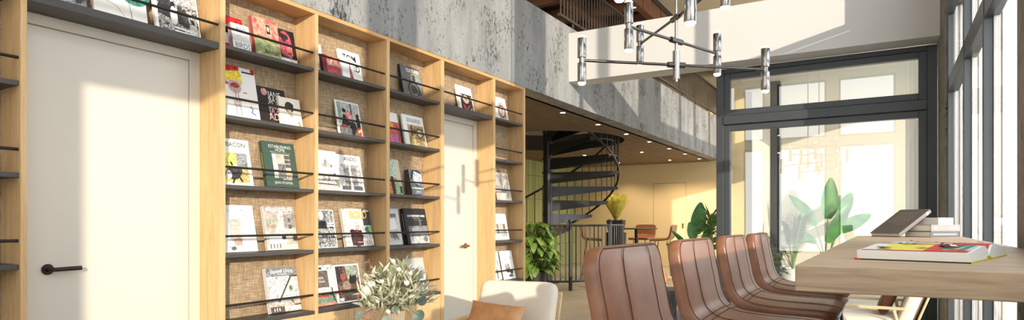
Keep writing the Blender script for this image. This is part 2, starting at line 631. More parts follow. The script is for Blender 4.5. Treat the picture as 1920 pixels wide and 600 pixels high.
# glass partition under the beam
def partition():
    w = struct(empty('window_10', (-0.6, YP, 0)))
    X = lambda x: x + 0.6
    f = MB()
    f.box(X(-1.684), X(-1.60), 0, 0.12, 0, 2.85)
    f.box(X(0.345), X(0.43), 0, 0.12, 0, 2.85)
    f.box(X(-1.60), X(0.345), 0, 0.12, 2.80, 2.85)
    f.build('post', STEEL, w, bevel=0.004)
    box(X(-1.60), X(0.345), -0.02, 0.12, 2.215, 2.315).build('transom', STEEL, w, bevel=0.004)
    for z0, z1 in ((0.0, 2.21), (2.32, 2.80)):
        s = MB()
        s.box(X(-1.60), X(-1.535), 0.015, 0.10, z0, z1)
        s.box(X(0.275), X(0.345), 0.015, 0.10, z0, z1)
        s.box(X(-1.535), X(0.275), 0.015, 0.10, z0, z0 + 0.065)
        s.box(X(-1.535), X(0.275), 0.015, 0.10, z1 - 0.065, z1)
        s.build('sash', STEEL, w, bevel=0.004)
        box(X(-1.55), X(0.29), 0.05, 0.062, z0 + 0.05, z1 - 0.05).build('glass_pane', GLASSP, w)
    mb = MB().cyl((X(0.42), -0.1), 0.0, 0, 0.01)
    return w
partition()
# porch behind the partition
struct(box(-1.72, 0.46, 11.1, 11.22, 0, 2.93).build('wall_porch', PORCHW))
struct(box(-1.72, -1.62, 9.3, 11.1, 0, 2.93).build('wall_porch_side', PORCHW))
struct(box(-1.72, 0.48, 7.56, 11.22, 2.93, 3.05).build('ceiling_porch', CREAMW))
struct(box(-1.30, -1.18, 8.75, 8.87, 0, 2.93).build('wall_porch_post', STEEL, bevel=0.004))

# ------------------------------------------------------------------ bookcase
POSTS = [(1.322, 1.348), (2.326, 2.361), (3.05, 3.078), (3.776, 3.813), (4.485, 4.532), (5.351, 5.391), (5.966, 6.005)]
TOPS = [2.175, 1.754, 1.332, 0.911, 0.489]
bc = empty('built_in_bookcase', (XF, 3.9, 0))
tag(bc, 'tall pale oak bookcase built along the left wall, burlap backs and charcoal ledges', 'bookcase')
P_ = lambda mb_, *a: mb_.box(a[0] - XF, a[1] - XF, a[2] - 3.9, a[3] - 3.9, a[4], a[5])
def part(name, mat, *a, bevel=0.0015):
    mb_ = MB(); P_(mb_, *a)
    return mb_.build(name, mat, bc, bevel=bevel)
for (a, b_) in POSTS:
    part('upright', WOOD, XB - 0.01, XF, a, b_, 0.0, ZT - 0.034)
part('upright', WOOD, XB - 0.01, XF, 0.30, 0.328, 0.0, ZT - 0.034)
part('top_board', WOODH, XB - 0.01, XF, 0.30, 6.005, ZT - 0.034, ZT - 0.005)
bays = [(0.328, 1.322, 'shelf'), (1.348, 2.326, 'door'), (2.361, 3.05, 'shelf'), (3.078, 3.776, 'shelf'), (3.813, 4.485, 'shelf'), (4.532, 5.351, 'door'), (5.391, 5.966, 'shelf')]
XS = XF - 0.013
for (a, b_, kd) in bays:
    if kd == 'door':
        part('back_panel', BURLAP, XB - 0.015, XB, a, b_, 2.175 - 0.03, ZT - 0.034, bevel=0)
        part('shelf', BLACKM, XB, XS, a + 0.001, b_ - 0.001, 2.175 - 0.04, 2.175)
        rows = [2.175]
    else:
        part('back_panel', BURLAP, XB - 0.015, XB, a, b_, 0.45, ZT - 0.034, bevel=0)
        for i, z in enumerate(TOPS[:4]):
            part('shelf', BLACKM, XB, XS, a + 0.001, b_ - 0.001, z - 0.023, z)
        part('shelf', BLACKM, XB, XF - 0.001, a + 0.001, b_ - 0.001, TOPS[4] - 0.022, TOPS[4])
        nd = 2
        for k in range(nd):
            w_ = (b_ - a) / nd
            part('cabinet_door', WOOD, XF - 0.03, XF - 0.006, a + k * w_ + 0.002, a + (k + 1) * w_ - 0.002, 0.06, TOPS[4] - 0.025)
        part('plinth', BLACKM, XF - 0.08, XF - 0.04, a, b_, 0, 0.058)
        rows = TOPS
    for z in rows:
        r_ = MB().tube([(-3.428 - XF, a - 3.9 + 0.0005, z + 0.108), (-3.428 - XF, b_ - 3.9 - 0.0005, z + 0.108)], 0.0075, 10)
        r_.build('retaining_rod', RODM, bc, smooth='auto')

# doors in the bookcase wall
def wall_door(name, y0, y1, handle_y, sgn, hm):
    d = struct(empty(name, (XB, (y0 + y1) / 2, 0)))
    yc = (y0 + y1) / 2
    l0, l1 = y0 + 0.002, y1 - 0.068
    box(-0.045, -0.008, l0 - yc, l1 - yc, 0.006, 2.075).build('door_leaf', DOORM, d, bevel=0.003)
    f = MB()
    f.box(-0.05, 0.0, l1 - yc + 0.003, y1 - yc, 0, 2.135)
    f.box(-0.05, 0.0, y0 - yc, l1 - yc + 0.003, 2.08, 2.135)
    f.build('door_frame', FRAMEM, d, bevel=0.003)
    hz = 0.868
    h = MB()
    hy = handle_y - yc
    rot = Matrix.Translation((0, hy, hz)) @ Matrix.Rotation(R(90), 4, 'Y')
    ring = MB().lathe([(0.0001, -0.009), (0.027, -0.009), (0.027, 0.0), (0.024, 0.003), (0.0001, 0.003)], 28)
    h.add([rot @ p for p in ring.v], ring.f)
    h.build('rosette', hm, d, smooth='auto')
    h = MB()
    h.tube([(0, hy, hz), (0.03, hy, hz), (0.042, hy + sgn * 0.006, hz), (0.046, hy + sgn * 0.02, hz), (0.046, hy + sgn * 0.13, hz + 0.002)], [0.011, 0.011, 0.0105, 0.0105, 0.0115], 14)
    h.build('lever', hm, d, smooth='auto')
    return d
wall_door('door_1', 1.348, 2.326, 1.515, 1, plain('handle_dark_bronze', (58, 50, 46), 0.38, 0.7))
wall_door('door_2', 4.532, 5.351, 5.15, -1, BRASS)

# ------------------------------------------------------------------ books
LEAN = R(12)
DW = (246, 244, 240)
def book(y0, w, h, z, art=(), t=0.02, case=DW, label='', group=None, spine=None, lean=LEAN, dx=0.0, roll=0.0, parent_x=None):
    x = (XB + h * sin(lean) + 0.003 + dx) if parent_x is None else parent_x
    o = MB()
    c = 0.0025
    cm = ink(case); sm = ink(spine) if spine else cm
    o.box(0, c, 0, w, 0, h, cm)
    o.box(t - c, t, 0, w, 0, h, cm)
    o.box(c, t - c, 0, c, 0, h, sm)
    b = o.build('book', None, None, loc=(x, y0, z), rot=(0, -lean, 0), bevel=0.0008, segs=1)
    tag(b, label, 'book', group)
    box(c, t - c, c, w - 0.005, 0.004, h - 0.004).build('page_block', PAPER, b)
    a = MB()
    k = [0]
    def off():
        k[0] += 1
        return t + 0.00025 * k[0]
    texts = []
    for it in art:
        op = it[0]
        if op == 't':
            texts.append(it); continue
        col = it[-1]
        mat = col if not isinstance(col, tuple) else printed(col)
        q = off()
        if op == 'r':
            _, u0, v0, u1, v1, _c = it
            pts = [(u0, v0), (u1, v0), (u1, v1), (u0, v1)]
        elif op == 'e':
            _, cx, cy, rx, ry, _c = it
            pts = [(cx + rx * cos(2 * pi * i / 22), cy + ry * sin(2 * pi * i / 22)) for i in range(22)]
        elif op == 'p':
            pts = it[1]
        elif op == 'l':
            _, ps, wd, _c = it
            for (p0, p1) in zip(ps, ps[1:]):
                du, dv = (p1[0] - p0[0]) * w, (p1[1] - p0[1]) * h
                ln = sqrt(du * du + dv * dv) or 1
                nu, nv = -dv / ln * wd / 2, du / ln * wd / 2
                qs = [(p0[0] * w + nu, p0[1] * h + nv), (p0[0] * w - nu, p0[1] * h - nv), (p1[0] * w - nu, p1[1] * h - nv), (p1[0] * w + nu, p1[1] * h + nv)]
                a.add([(q, u, v) for u, v in qs], [(0, 1, 2, 3)], mat)
            continue
        a.add([(q, u * w, v * h) for u, v in pts], [tuple(range(len(pts)))], mat)
    if a.f:
        a.build('cover_print', None, b, recalc=False)
    if texts:
        for (_, s, u, v, size, col, *rest) in texts:
            sq = rest[0] if rest else 1.0
            al = rest[1] if len(rest) > 1 else 'CENTER'
            bold = rest[2] if len(rest) > 2 else 0.0
            vs, fs = text_mesh(s, size, al, bold, sq)
            q = off(); tm = MB()
            if len(rest) > 3 and rest[3] == 'spine':   # reads down the spine
                tm.add([(t / 2 - yv * 0.5 if False else t * 0.5 + (yv - size * 0.35), -0.0006, v * h - xv) for xv, yv in vs], fs, ink(col))
            else:
                tm.add([(q, u * w + xv, v * h + yv) for xv, yv in vs], fs, ink(col))
            tm.build('cover_title', None, b, recalc=False)
    return b

BW = photo('bw', [(30, 30, 32), (90, 90, 92), (180, 180, 182), (228, 228, 228)], (7, 7, 7))
BWF = photo('bw_fine', [(20, 20, 20), (60, 60, 60), (200, 200, 198), (235, 235, 232)], (22, 22, 22), 1.5)
ROOMP = photo('room_print', [(150, 140, 130), (196, 188, 178), (226, 221, 214)], (5, 5, 5), 0.3)
DKPAINT = photo('dark_painting', [(24, 18, 20), (70, 44, 40), (120, 88, 66), (196, 170, 132)], (14, 14, 14), 2.0)
WARMP = photo('warm_print', [(60, 44, 30), (130, 104, 66), (196, 178, 130), (222, 214, 190)], (16, 16, 16), 1.5)
PINKP = photo('pink_print', [(150, 56, 66), (196, 96, 100), (222, 170, 140), (214, 204, 160)], (8, 8, 8), 1.0)
GRNP = photo('green_print', [(90, 104, 66), (150, 160, 110), (206, 204, 160)], (14, 14, 14), 1.2)
GRAYG = photo('gray_gradient', [(70, 72, 74), (110, 112, 114), (150, 150, 152)], (2, 2, 2), 0.0)

Z1, Z2, Z3, Z4, Z5 = TOPS
DT = (40, 40, 42)
G1 = 'books on the ledge over the near door'
# over the near door (cut by the top of the photograph)
book(1.43, 0.225, 0.30, Z1, [('r', 0, 0, 1, 1, BW), ('r', 0, 0, 1, .12, (150, 148, 158)), ('l', [(.1, .05), (.7, .16)], .012, (230, 230, 235))], label='grey photo book at the left end of the ledge over the near door', group=G1, case=(150, 150, 156))
book(1.69, 0.275, 0.31, Z1, [('e', .78, .66, .34, .30, (58, 128, 116)), ('e', .78, .66, .26, .23, (76, 150, 136)), ('l', [(.0, .30), (.2, .33), (.42, .27), (.56, .1)], .0025, (120, 120, 120)), ('l', [(.35, .95), (.55, .7), (.66, .4), (.7, .05)], .0025, DT)], label='white book with a green disc and thin curves over the near door', group=G1)
book(2.01, 0.268, 0.32, Z1, [('r', .07, .03, .97, .97, BWF), ('r', .3, .62, .97, .97, (186, 186, 190)), ('p', [(.07, .5), (.3, .9), (.42, .5), (.36, .3), (.07, .36)], (52, 52, 58)),
    ('e', .42, .58, .05, .07, DT), ('e', .42, .38, .08, .18, (226, 226, 226)), ('e', .56, .55, .05, .06, (70, 70, 70)), ('p', [(.5, .5), (.62, .5), (.64, .22), (.5, .25)], (44, 44, 48)),
    ('e', .67, .5, .045, .06, (60, 60, 60)), ('p', [(.6, .44), (.74, .44), (.76, .2), (.6, .2)], (70, 70, 74)), ('e', .84, .34, .04, .05, DT), ('p', [(.76, .28), (.92, .28), (.94, .08), (.74, .08)], (205, 205, 205)),
    ('l', [(.4, .16), (.78, .14)], .012, (240, 240, 240)), ('l', [(.4, .09), (.78, .07)], .012, (240, 240, 240))], label='black and white book with a group of people on its cover, over the near door', group=G1)
# bay beside the near door, top ledge
GA = 'books in the bookcase bay right of the near door'
book(2.43, 0.165, 0.235, Z1, [('r', 0, 0, 1, 1, (196, 36, 40)), ('p', [(0, .2), (.62, .2), (.62, .72), (.1, .74)], (240, 240, 240)), ('p', [(0, .5), (.3, .66), (.32, .5)], (20, 20, 20)), ('e', .72, .55, .12, .16, (20, 20, 20)), ('r', .78, .2, 1, .85, (206, 44, 46))], case=(190, 36, 40), label='red, white and black book half hidden behind a smaller white one', group=GA)
book(2.475, 0.128, 0.178, Z1, [('t', 'RED', .55, .70, .046, (90, 90, 94), .9), ('l', [(.24, .52), (.4, .56), (.6, .5), (.84, .55)], .004, (190, 190, 196)), ('t', 'BIRDS', .52, .10, .05, (70, 70, 74), .85)], t=.034, spine=(190, 150, 160), case=(228, 230, 234), dx=.045, label='small thick white book with hand drawn capitals, foremost of the top ledge', group=GA)
book(2.66, 0.20, 0.285, Z1, [('r', 0, 0, 1, 1, PINKP), ('r', 0, 0, 1, .5, GRNP), ('r', .12, .55, 1, .92, PINKP), ('r', .50, .62, .68, .88, (226, 200, 170)), ('r', .515, .635, .665, .865, (40, 34, 34)), ('e', .59, .76, .05, .07, (226, 200, 170)), ('l', [(.5, .52), (.7, .44), (.95, .46)], .004, (70, 80, 50)),
    ('t', 'Break', .62, .13, .048, (58, 66, 40), .95), ('l', [(.4, .05), (.55, .02), (.8, .05)], .004, (90, 96, 70))], t=.03, case=(196, 90, 88), spine=(186, 84, 84), label='rose pink and olive book with a red spine, on the top ledge', group=GA)
book(2.86, 0.145, 0.258, Z1, [('r', 0, 0, 1, .2, (214, 212, 214)), ('r', 0, .2, 1, 1, (46, 34, 38)), ('e', .42, .6, .4, .36, (178, 74, 90)), ('e', .62, .42, .2, .2, (200, 110, 116)), ('p', [(0, .8), (.3, .72), (.62, .74), (.6, .84), (.2, .9)], (40, 30, 34)), ('e', .36, .70, .12, .045, (60, 34, 44)), ('p', [(.62, .66), (.78, .5), (.74, .42), (.58, .44)], (206, 120, 120)), ('e', .6, .34, .11, .03, (130, 40, 56)), ('p', [(.8, .2), (1, .2), (1, 1), (.76, 1)], (30, 24, 26))], t=.022, case=(36, 30, 34), label='small dark book with a crimson toned face on its cover', group=GA)
# second ledge
book(2.375, 0.305, 0.345, Z2, [('r', 0, .62, .62, 1, (202, 40, 44)), ('p', [(.26, .70), (.67, .68), (.64, .93), (.30, .88)], (238, 206, 60)), ('r', .26, .66, .67, .70, (200, 190, 186)), ('r', .68, .9, .98, .93, (30, 30, 30)), ('r', .9, .93, 1, 1, (200, 40, 44)), ('e', .47, .6, .15, .14, (196, 168, 160)), ('e', .47, .62, .11, .05, (160, 60, 56)), ('l', [(.47, .46), (.44, .05)], .004, (120, 100, 100)), ('l', [(.53, .46), (.56, .05)], .004, (120, 100, 100)), ('e', .49, .3, .09, .09, (210, 190, 186)), ('l', [(.78, .26), (.84, .2), (.8, .14), (.9, .1)], .006, (70, 80, 170)), ('r', .66, .5, .74, .515, (200, 50, 50))],
    t=.03, case=(240, 234, 228), label='large cream book with a red patch and yellow block, left end of its ledge', group=GA)
book(2.69, 0.225, 0.25, Z2, [('e', .25, .86, .11, .10, (214, 150, 140)), ('t', 'JANE', .60, .74, .058, (236, 232, 226), .8), ('t', 'BAS', .54, .60, .05, (230, 226, 220), .9), ('t', 'CUE', .54, .43, .058, (226, 200, 196), .9), ('t', 'JAZZ', .6, .27, .06, (226, 190, 186), .85), ('t', 'ADD', .6, .10, .064, (224, 170, 168), .9)], t=.038, case=(42, 36, 34), spine=(52, 44, 38), label='thick dark book with crowded pale lettering, middle of its ledge', group=GA)
book(2.83, 0.18, 0.20, Z2, [('e', .46, .66, .2, .2, (70, 62, 54)), ('p', [(.34, .62), (.52, .6), (.6, .4), (.52, .26), (.4, .4)], (206, 190, 164)), ('e', .5, .74, .17, .1, (56, 50, 44)), ('l', [(.8, .18), (.84, .04)], .008, (150, 140, 120)), ('l', [(.84, .2), (.9, .03)], .006, (130, 120, 104))], dx=.058, case=(236, 228, 214), label='small cream book with a dark haired head drawn on it', group=GA)
# third
book(2.375, 0.268, 0.305, Z3, [('r', .12, .06, .62, .70, (232, 214, 110)), ('r', .62, .40, .9, .70, (150, 152, 156)), ('r', .62, .06, .9, .4, (206, 176, 110)), ('e', .48, .25, .2, .13, (56, 52, 56)), ('e', .34, .22, .1, .1, (210, 204, 200)), ('e', .6, .32, .13, .09, (72, 66, 64)), ('l', [(.5, .15), (.44, .04)], .012, DT), ('l', [(.62, .2), (.7, .08)], .012, DT), ('e', .56, .42, .045, .05, (200, 196, 190)), ('l', [(.3, .3), (.24, .14)], .006, DT), ('l', [(.48, .42), (.44, .5)], .012, DT),
    ('t', 'BACON', .63, .83, .042, (90, 88, 84), .95)], case=(240, 238, 232), label='white book with a yellow panel and a rearing horse shape', group=GA)
book(2.735, 0.262, 0.315, Z3, [('t', 'ESTABLISHING', .52, .865, .030, (222, 224, 214), .95), ('t', 'HOME', .52, .79, .030, (222, 224, 214), .95), ('r', .2, .765, .84, .771, (170, 180, 170)), ('r', .2, .775, .36, .779, (200, 200, 190)), ('r', .25, .2, .80, .74, ROOMP), ('r', .25, .2, .36, .74, (222, 218, 208)), ('r', .62, .44, .8, .72, (96, 92, 86)), ('l', [(.62, .62), (.8, .62)], .004, (226, 222, 210)), ('l', [(.62, .53), (.8, .53)], .004, (226, 222, 210)), ('p', [(.36, .2), (.62, .2), (.6, .52), (.4, .52)], (126, 124, 120)), ('l', [(.5, .36), (.58, .5), (.62, .36)], .005, DT), ('e', .72, .3, .1, .09, (206, 172, 146)), ('r', .5, .17, .78, .185, (226, 222, 210)),
    ('t', 'JEAN STOFFER', .50, .07, .024, (222, 224, 214), .95), ('t', 'ESTABLISHING HOME', 0, .74, .016, (200, 196, 130), .8, 'LEFT', 0, 'spine')], t=.036, case=(66, 86, 76), spine=(70, 82, 56), label='dark green book with a kitchen picture and pale title', group=GA)
# fourth
book(2.375, 0.30, 0.305, Z4, [('r', .38, .22, .66, .70, ROOMP), ('p', [(.44, .3), (.62, .3), (.6, .62), (.46, .62)], (226, 200, 184)), ('p', [(.44, .14), (.64, .14), (.62, .3), (.46, .3)], (196, 160, 144)), ('r', .3, .05, .8, .12, (216, 214, 212)), ('e', .42, .08, .06, .04, (90, 90, 92)), ('r', .36, .84, .84, .90, (230, 226, 220)), ('r', .3, .75, .9, .80, (230, 226, 221))], case=(240, 236, 230), label='white book with a pale blush room, left end of the waist high ledge', group=GA)
book(2.748, 0.25, 0.302, Z4, [('r', 0, .13, 1, .84, ROOMP), ('r', 0, .84, 1, 1, (184, 178, 174)), ('r', .05, .5, .36, .72, (180, 160, 140)), ('r', .05, .6, .36, .66, (150, 170, 160)), ('r', .44, .13, .62, .84, (214, 210, 204)), ('r', .62, .5, .98, .82, (150, 146, 142)), ('r', .76, .48, .86, .58, (90, 88, 84)), ('r', .5, .24, .62, .34, DT), ('p', [(.03, .04), (.5, .04), (.46, .34), (.1, .34)], (230, 228, 226)), ('l', [(.1, .04), (.1, .14)], .01, (120, 116, 112)), ('l', [(.2, .04), (.2, .14)], .01, (120, 116, 112)), ('l', [(.3, .04), (.3, .14)], .01, (120, 116, 112)), ('l', [(.4, .04), (.4, .14)], .01, (120, 116, 112)), ('r', .86, .2, 1, .32, (70, 64, 62)), ('e', .8, .68, .03, .06, (90, 86, 80)),
    ('t', 'BILLY COTTON', .50, .885, .032, (246, 244, 240), .95)], t=.026, case=(206, 200, 194), label='grey and white book with a curtained bedroom cover', group=GA)
# bottom
book(2.765, 0.25, 0.305, Z5, [('r', 0, .24, 1, .80, (204, 206, 206)), ('r', 0, .80, 1, 1, (132, 134, 136)), ('r', 0, 0, 1, .24, (196, 178, 168)), ('l', [(.28, .2), (.78, .78)], .012, (74, 68, 62)), ('r', .74, .77, 1, .805, (74, 68, 62)), ('l', [(.0, .48), (.34, .8)], .003, (110, 110, 112)), ('e', .74, .52, .06, .06, (106, 130, 84)), ('r', 0, .0, .45, .13, (90, 72, 66)), ('r', .45, .02, 1, .12, (226, 220, 214)), ('l', [(.12, .1), (.12, .03)], .008, (240, 236, 232)), ('l', [(.2, .1), (.2, .03)], .008, (240, 236, 232)), ('l', [(.28, .1), (.28, .03)], .008, (240, 236, 232)), ('e', .3, .2, .14, .03, (226, 218, 210)), ('p', [(.7, .24), (.8, .12), (.76, .24)], (70, 62, 58)), ('r', .8, .12, 1, .15, (70, 62, 58)),
    ('t', 'Japandi Living', .50, .88, .036, (246, 246, 246), .95), ('r', .34, .84, .66, .852, (225, 225, 225))], t=.034, case=(214, 214, 214), spine=(206, 204, 204), label='grey book with a diagonal stair rail picture, alone on the bottom ledge', group=GA)
# second shelf bay
GB = 'books in the middle bookcase bay'
book(3.092, 0.165, 0.235, Z1, [('r', .2, .5, .8, .52, (200, 200, 200))], case=(236, 234, 232), label='plain white book at the left end of the top ledge, middle bay', group=GB)
book(3.21, 0.165, 0.15, Z1, [('r', .26, 0, 1, 1, PINKP), ('p', [(.3, .5), (.6, .95), (.5, .4)], (226, 206, 200)), ('r', .2, 0, 1, .5, (176, 70, 84)), ('l', [(.78, .4), (.95, .3)], .006, (60, 30, 34)), ('l', [(.78, .26), (.95, .16)], .006, (60, 30, 34))], t=.03, dx=.05, case=(120, 44, 54), spine=(50, 22, 26), label='small wine red book in front of a plain white one', group=GB)
book(3.425, 0.222, 0.252, Z1, [('t', 'TOM', .16, .68, .07, (20, 20, 20), .92, 'LEFT', .0015), ('t', 'FORD', .16, .38, .07, (20, 20, 20), .92, 'LEFT', .0015)], t=.02, case=(242, 240, 238), label='white book with heavy black capitals on the top ledge', group=GB)
book(3.405, 0.130, 0.185, Z1, [('p', [(.62, .86), (.54, .0), (.9, .0), (.72, .5)], (150, 76, 90)), ('e', .64, .88, .05, .05, (200, 150, 140))], t=.016, dx=.05, case=(238, 236, 236), label='slim white book with a burgundy gown figure, in front of black capitals', group=GB)
book(3.395, 0.25, 0.283, Z2, [('r', .05, .04, .96, .96, (176, 180, 176)), ('r', .05, .04, .96, .28, (110, 108, 106)), ('r', .08, .5, .2, .96, (126, 160, 146)), ('r', .6, .4, .66, .96, (86, 88, 92)), ('e', .32, .68, .07, .08, (206, 160, 140)), ('e', .32, .73, .08, .06, (26, 24, 24)), ('p', [(.16, .3), (.46, .3), (.44, .6), (.26, .62)], (30, 30, 34)), ('e', .5, .6, .14, .14, (206, 110, 124)), ('e', .56, .54, .09, .1, (232, 160, 166)), ('e', .46, .68, .07, .07, (226, 140, 150)), ('p', [(.42, .44), (.72, .42), (.78, .26), (.66, .1), (.48, .3)], (36, 34, 38)), ('r', .54, .04, .66, .3, (30, 30, 32)), ('e', .86, .62, .06, .07, (40, 36, 38)), ('p', [(.78, .3), (.94, .3), (.94, .56), (.8, .56)], (28, 30, 44)), ('r', .8, .04, .94, .3, (204, 60, 56)), ('p', [(.8, .12), (.94, .2), (.94, .28), (.8, .2)], (232, 190, 110)), ('r', .14, .26, .36, .32, (190, 60, 60))], t=.014, case=(236, 232, 226), label='white edged photo book with dark suits and pink flowers, alone on its ledge', group=GB)
book(3.10, 0.30, 0.305, Z3, [('r', 0, 0, 1, .45, (214, 208, 200)), ('e', .62, .68, .06, .1, (150, 146, 142)), ('e', .52, .62, .05, .05, (186, 182, 178)), ('e', .78, .62, .05, .04, (150, 146, 142)), ('e', .68, .64, .08, .05, (186, 182, 176)), ('l', [(.3, .17), (.95, .15)], .008, (60, 56, 54)), ('r', .82, .38, .9, .44, (90, 84, 80)), ('p', [(.84, .3), (.98, .2), (.98, .1), (.9, .1)], (150, 138, 128)), ('e', .5, .3, .05, .07, (170, 164, 158)), ('e', .66, .3, .04, .06, (150, 144, 138))], case=(236, 233, 228), label='pale book with a sparse white interior, left end of the eye level ledge', group=GB)
book(3.40, 0.258, 0.292, Z3, [('r', .06, .05, .94, .74, (170, 168, 164)), ('p', [(.06, .05), (.24, .2), (.24, .66), (.06, .74)], (216, 214, 210)), ('p', [(.24, .2), (.46, .16), (.46, .64), (.24, .66)], (132, 130, 126)), ('r', .46, .05, .53, .74, (240, 240, 238)), ('p', [(.53, .16), (.76, .2), (.76, .66), (.53, .64)], (146, 144, 140)), ('p', [(.76, .2), (.94, .05), (.94, .74), (.76, .66)], (206, 204, 200)), ('p', [(.08, .05), (.42, .05), (.44, .16), (.1, .16)], (92, 94, 96)), ('p', [(.56, .05), (.92, .05), (.9, .16), (.55, .16)], (92, 94, 96)), ('e', .4, .22, .03, .02, DT), ('e', .6, .22, .03, .02, DT),
    ('t', 'ANDO', .56, .84, .045, (50, 50, 52), 1)], t=.018, case=(240, 239, 236), label='white book with two grey window niches on its cover', group=GB)
book(3.09, 0.282, 0.288, Z4, [('r', .03, .02, .97, .98, BWF), ('r', .3, .62, .72, .96, (110, 110, 112)), ('e', .56, .84, .09, .12, (214, 212, 208)), ('p', [(.42, .5), (.72, .5), (.7, .7), (.46, .7)], (28, 28, 30)), ('r', .74, .62, .94, .66, (230, 230, 230)), ('r', .74, .55, .96, .59, (230, 230, 230))], case=(232, 232, 232), label='black and white photo book at the left end of the waist high ledge', group=GB)
book(3.45, 0.293, 0.298, Z4, [('r', 0, 0, .72, 1, (222, 214, 206)), ('r', .72, .55, 1, 1, (70, 70, 72)), ('e', .88, .95, .12, .035, (206, 206, 206)), ('r', .72, .0, 1, .42, (206, 204, 200)), ('e', .86, .44, .12, .08, (40, 130, 110)), ('e', .94, .45, .06, .09, (150, 190, 120)), ('e', .42, .22, .22, .22, (70, 42, 46)), ('p', [(.22, .02), (.62, .02), (.64, .3), (.2, .3)], (74, 44, 46)), ('e', .28, .40, .1, .05, (56, 32, 36)), ('e', .54, .39, .08, .04, (56, 32, 36)), ('l', [(.44, .38), (.42, .56)], .006, (190, 60, 70)), ('l', [(.48, .38), (.5, .56)], .006, (190, 60, 70)), ('r', .62, .02, 1, .18, (236, 230, 222)), ('l', [(.66, .14), (.7, .03)], .006, (120, 60, 50)), ('l', [(.74, .14), (.78, .03)], .006, (120, 60, 50)), ('l', [(.82, .14), (.86, .03)], .006, (120, 60, 50)), ('l', [(.9, .14), (.94, .03)], .006, (120, 60, 50)), ('r', .4, .1, .62, .115, (230, 226, 220)),
    ('t', 'BOLD', .56, .74, .082, (226, 190, 84), .88, 'CENTER', .001)], t=.03, case=(214, 206, 200), spine=(206, 196, 190), label='pale book with a large golden title and dark fruit still life', group=GB)
book(3.10, 0.262, 0.30, Z5, [('r', 0, .0, 1, .45, (206, 206, 200)), ('r', 0, .86, 1, 1, (196, 204, 208)), ('r', 0, .45, .8, .86, (104, 92, 86)), ('e', .55, .92, .05, .03, (40, 44, 46)), ('r', 0, .05, 1, .26, (130, 138, 118)), ('r', 0, 0, 1, .06, (200, 140, 120)), ('l', [(.88, .42), (.9, .26), (.98, .05)], .01, (40, 46, 38)), ('l', [(.76, .28), (.9, .26), (.88, .1)], .007, (40, 46, 38)), ('e', .56, .24, .16, .035, (196, 84, 60)), ('l', [(.56, .26), (.56, .36)], .006, (150, 140, 120)),
    ('t', 'Space,', .5, .66, .032, (232, 228, 222), .9), ('t', 'Made Simple', .45, .57, .026, (232, 228, 222), .85)], case=(216, 214, 208), label='grey covered book with a green chair drawing, left end of the bottom ledge', group=GB)
book(3.375, 0.258, 0.292, Z5, [('r', .05, .04, .95, .96, DKPAINT), ('p', [(.05, .5), (.3, .6), (.34, .96), (.05, .96)], (58, 40, 48)), ('p', [(.5, .6), (.95, .64), (.95, .96), (.42, .96)], (150, 156, 140)), ('p', [(.52, .5), (.6, .76), (.64, .68), (.84, .7), (.8, .44)], (30, 26, 26)), ('e', .4, .44, .16, .12, (150, 130, 116)), ('e', .3, .68, .09, .09, (150, 70, 56)), ('e', .76, .3, .12, .2, (96, 66, 44)), ('e', .5, .22, .2, .1, (70, 74, 60)), ('e', .78, .12, .07, .04, (190, 90, 110)), ('e', .14, .3, .06, .07, (190, 80, 80)), ('r', .07, .05, .23, .13, (236, 230, 226)), ('l', [(.2, .9), (.22, .88)], .004, (230, 230, 220))], t=.024, case=(238, 236, 232), label='white edged book with a crowded dark painting, bottom ledge', group=GB)
# third shelf bay
GC = 'books in the bookcase bay left of the far door'
book(4.125, 0.268, 0.285, Z1, [('r', 0, 0, 1, 1, GRAYG), ('r', 0, 0, 1, .12, (150, 110, 112)), ('r', .48, .42, .92, .76, (150, 152, 154)), ('r', .54, .5, .68, .74, (70, 72, 74)), ('e', .54, .28, .30, .26, (50, 52, 54)), ('e', .54, .28, .23, .20, (110, 112, 112)), ('e', .54, .28, .16, .14, (56, 58, 60)), ('l', [(.74, .24), (.94, .1)], .01, (30, 30, 32)), ('l', [(.1, .56), (.4, .5)], .012, (60, 60, 62)),
    ('t', 'CULTURED', .60, .82, .042, (240, 236, 220), .85, 'CENTER', .0015), ('r', .5, .765, .94, .785, (220, 206, 90))], t=.022, case=(52, 52, 54), label='dark grey book with a car wheel on its cover', group=GC)
book(3.83, 0.262, 0.275, Z2, [('r', 0, 0, 1, .7, (206, 86, 72)), ('r', .4, .44, .72, .68, (220, 160, 70)), ('r', .5, .06, .9, .3, (196, 110, 150)), ('l', [(.86, .56), (.96, .4), (.92, .1)], .014, (70, 76, 110)), ('e', .88, .56, .07, .08, (150, 90, 120))], case=(236, 234, 232), label='white topped book with an orange and pink print, left end of its ledge', group=GC)
book(4.15, 0.288, 0.285, Z2, [('r', .2, .04, .95, .70, WARMP), ('r', .22, .4, .4, .7, (190, 170, 130)), ('r', .32, .36, .42, .68, (120, 60, 44)), ('e', .74, .46, .16, .16, (56, 44, 34)), ('e', .74, .46, .12, .12, (206, 190, 160)), ('e', .5, .48, .06, .07, (60, 56, 60)), ('p', [(.26, .06), (.5, .06), (.46, .34), (.34, .34)], (190, 170, 110)), ('e', .76, .2, .1, .12, (150, 120, 96)), ('l', [(.62, .6), (.9, .58)], .014, (70, 90, 50)),
    ('t', 'SOULFUL', .52, .78, .05, (130, 130, 134), .9)], case=(240, 238, 236), label='white book with a warm cluttered room picture below its title', group=GC)
book(3.83, 0.28, 0.305, Z3, [('r', 0, .45, .78, 1, (178, 204, 182)), ('r', 0, .0, .8, .45, (206, 130, 70)), ('p', [(.54, .0), (.68, .0), (.66, .5), (.52, .5)], (52, 52, 46)), ('p', [(.7, .0), (.9, .0), (.88, .3), (.72, .4)], (150, 190, 150)), ('r', .88, .03, .98, .24, (48, 62, 50))], case=(214, 200, 180), label='mint and orange abstract book, left end of the eye level ledge', group=GC)
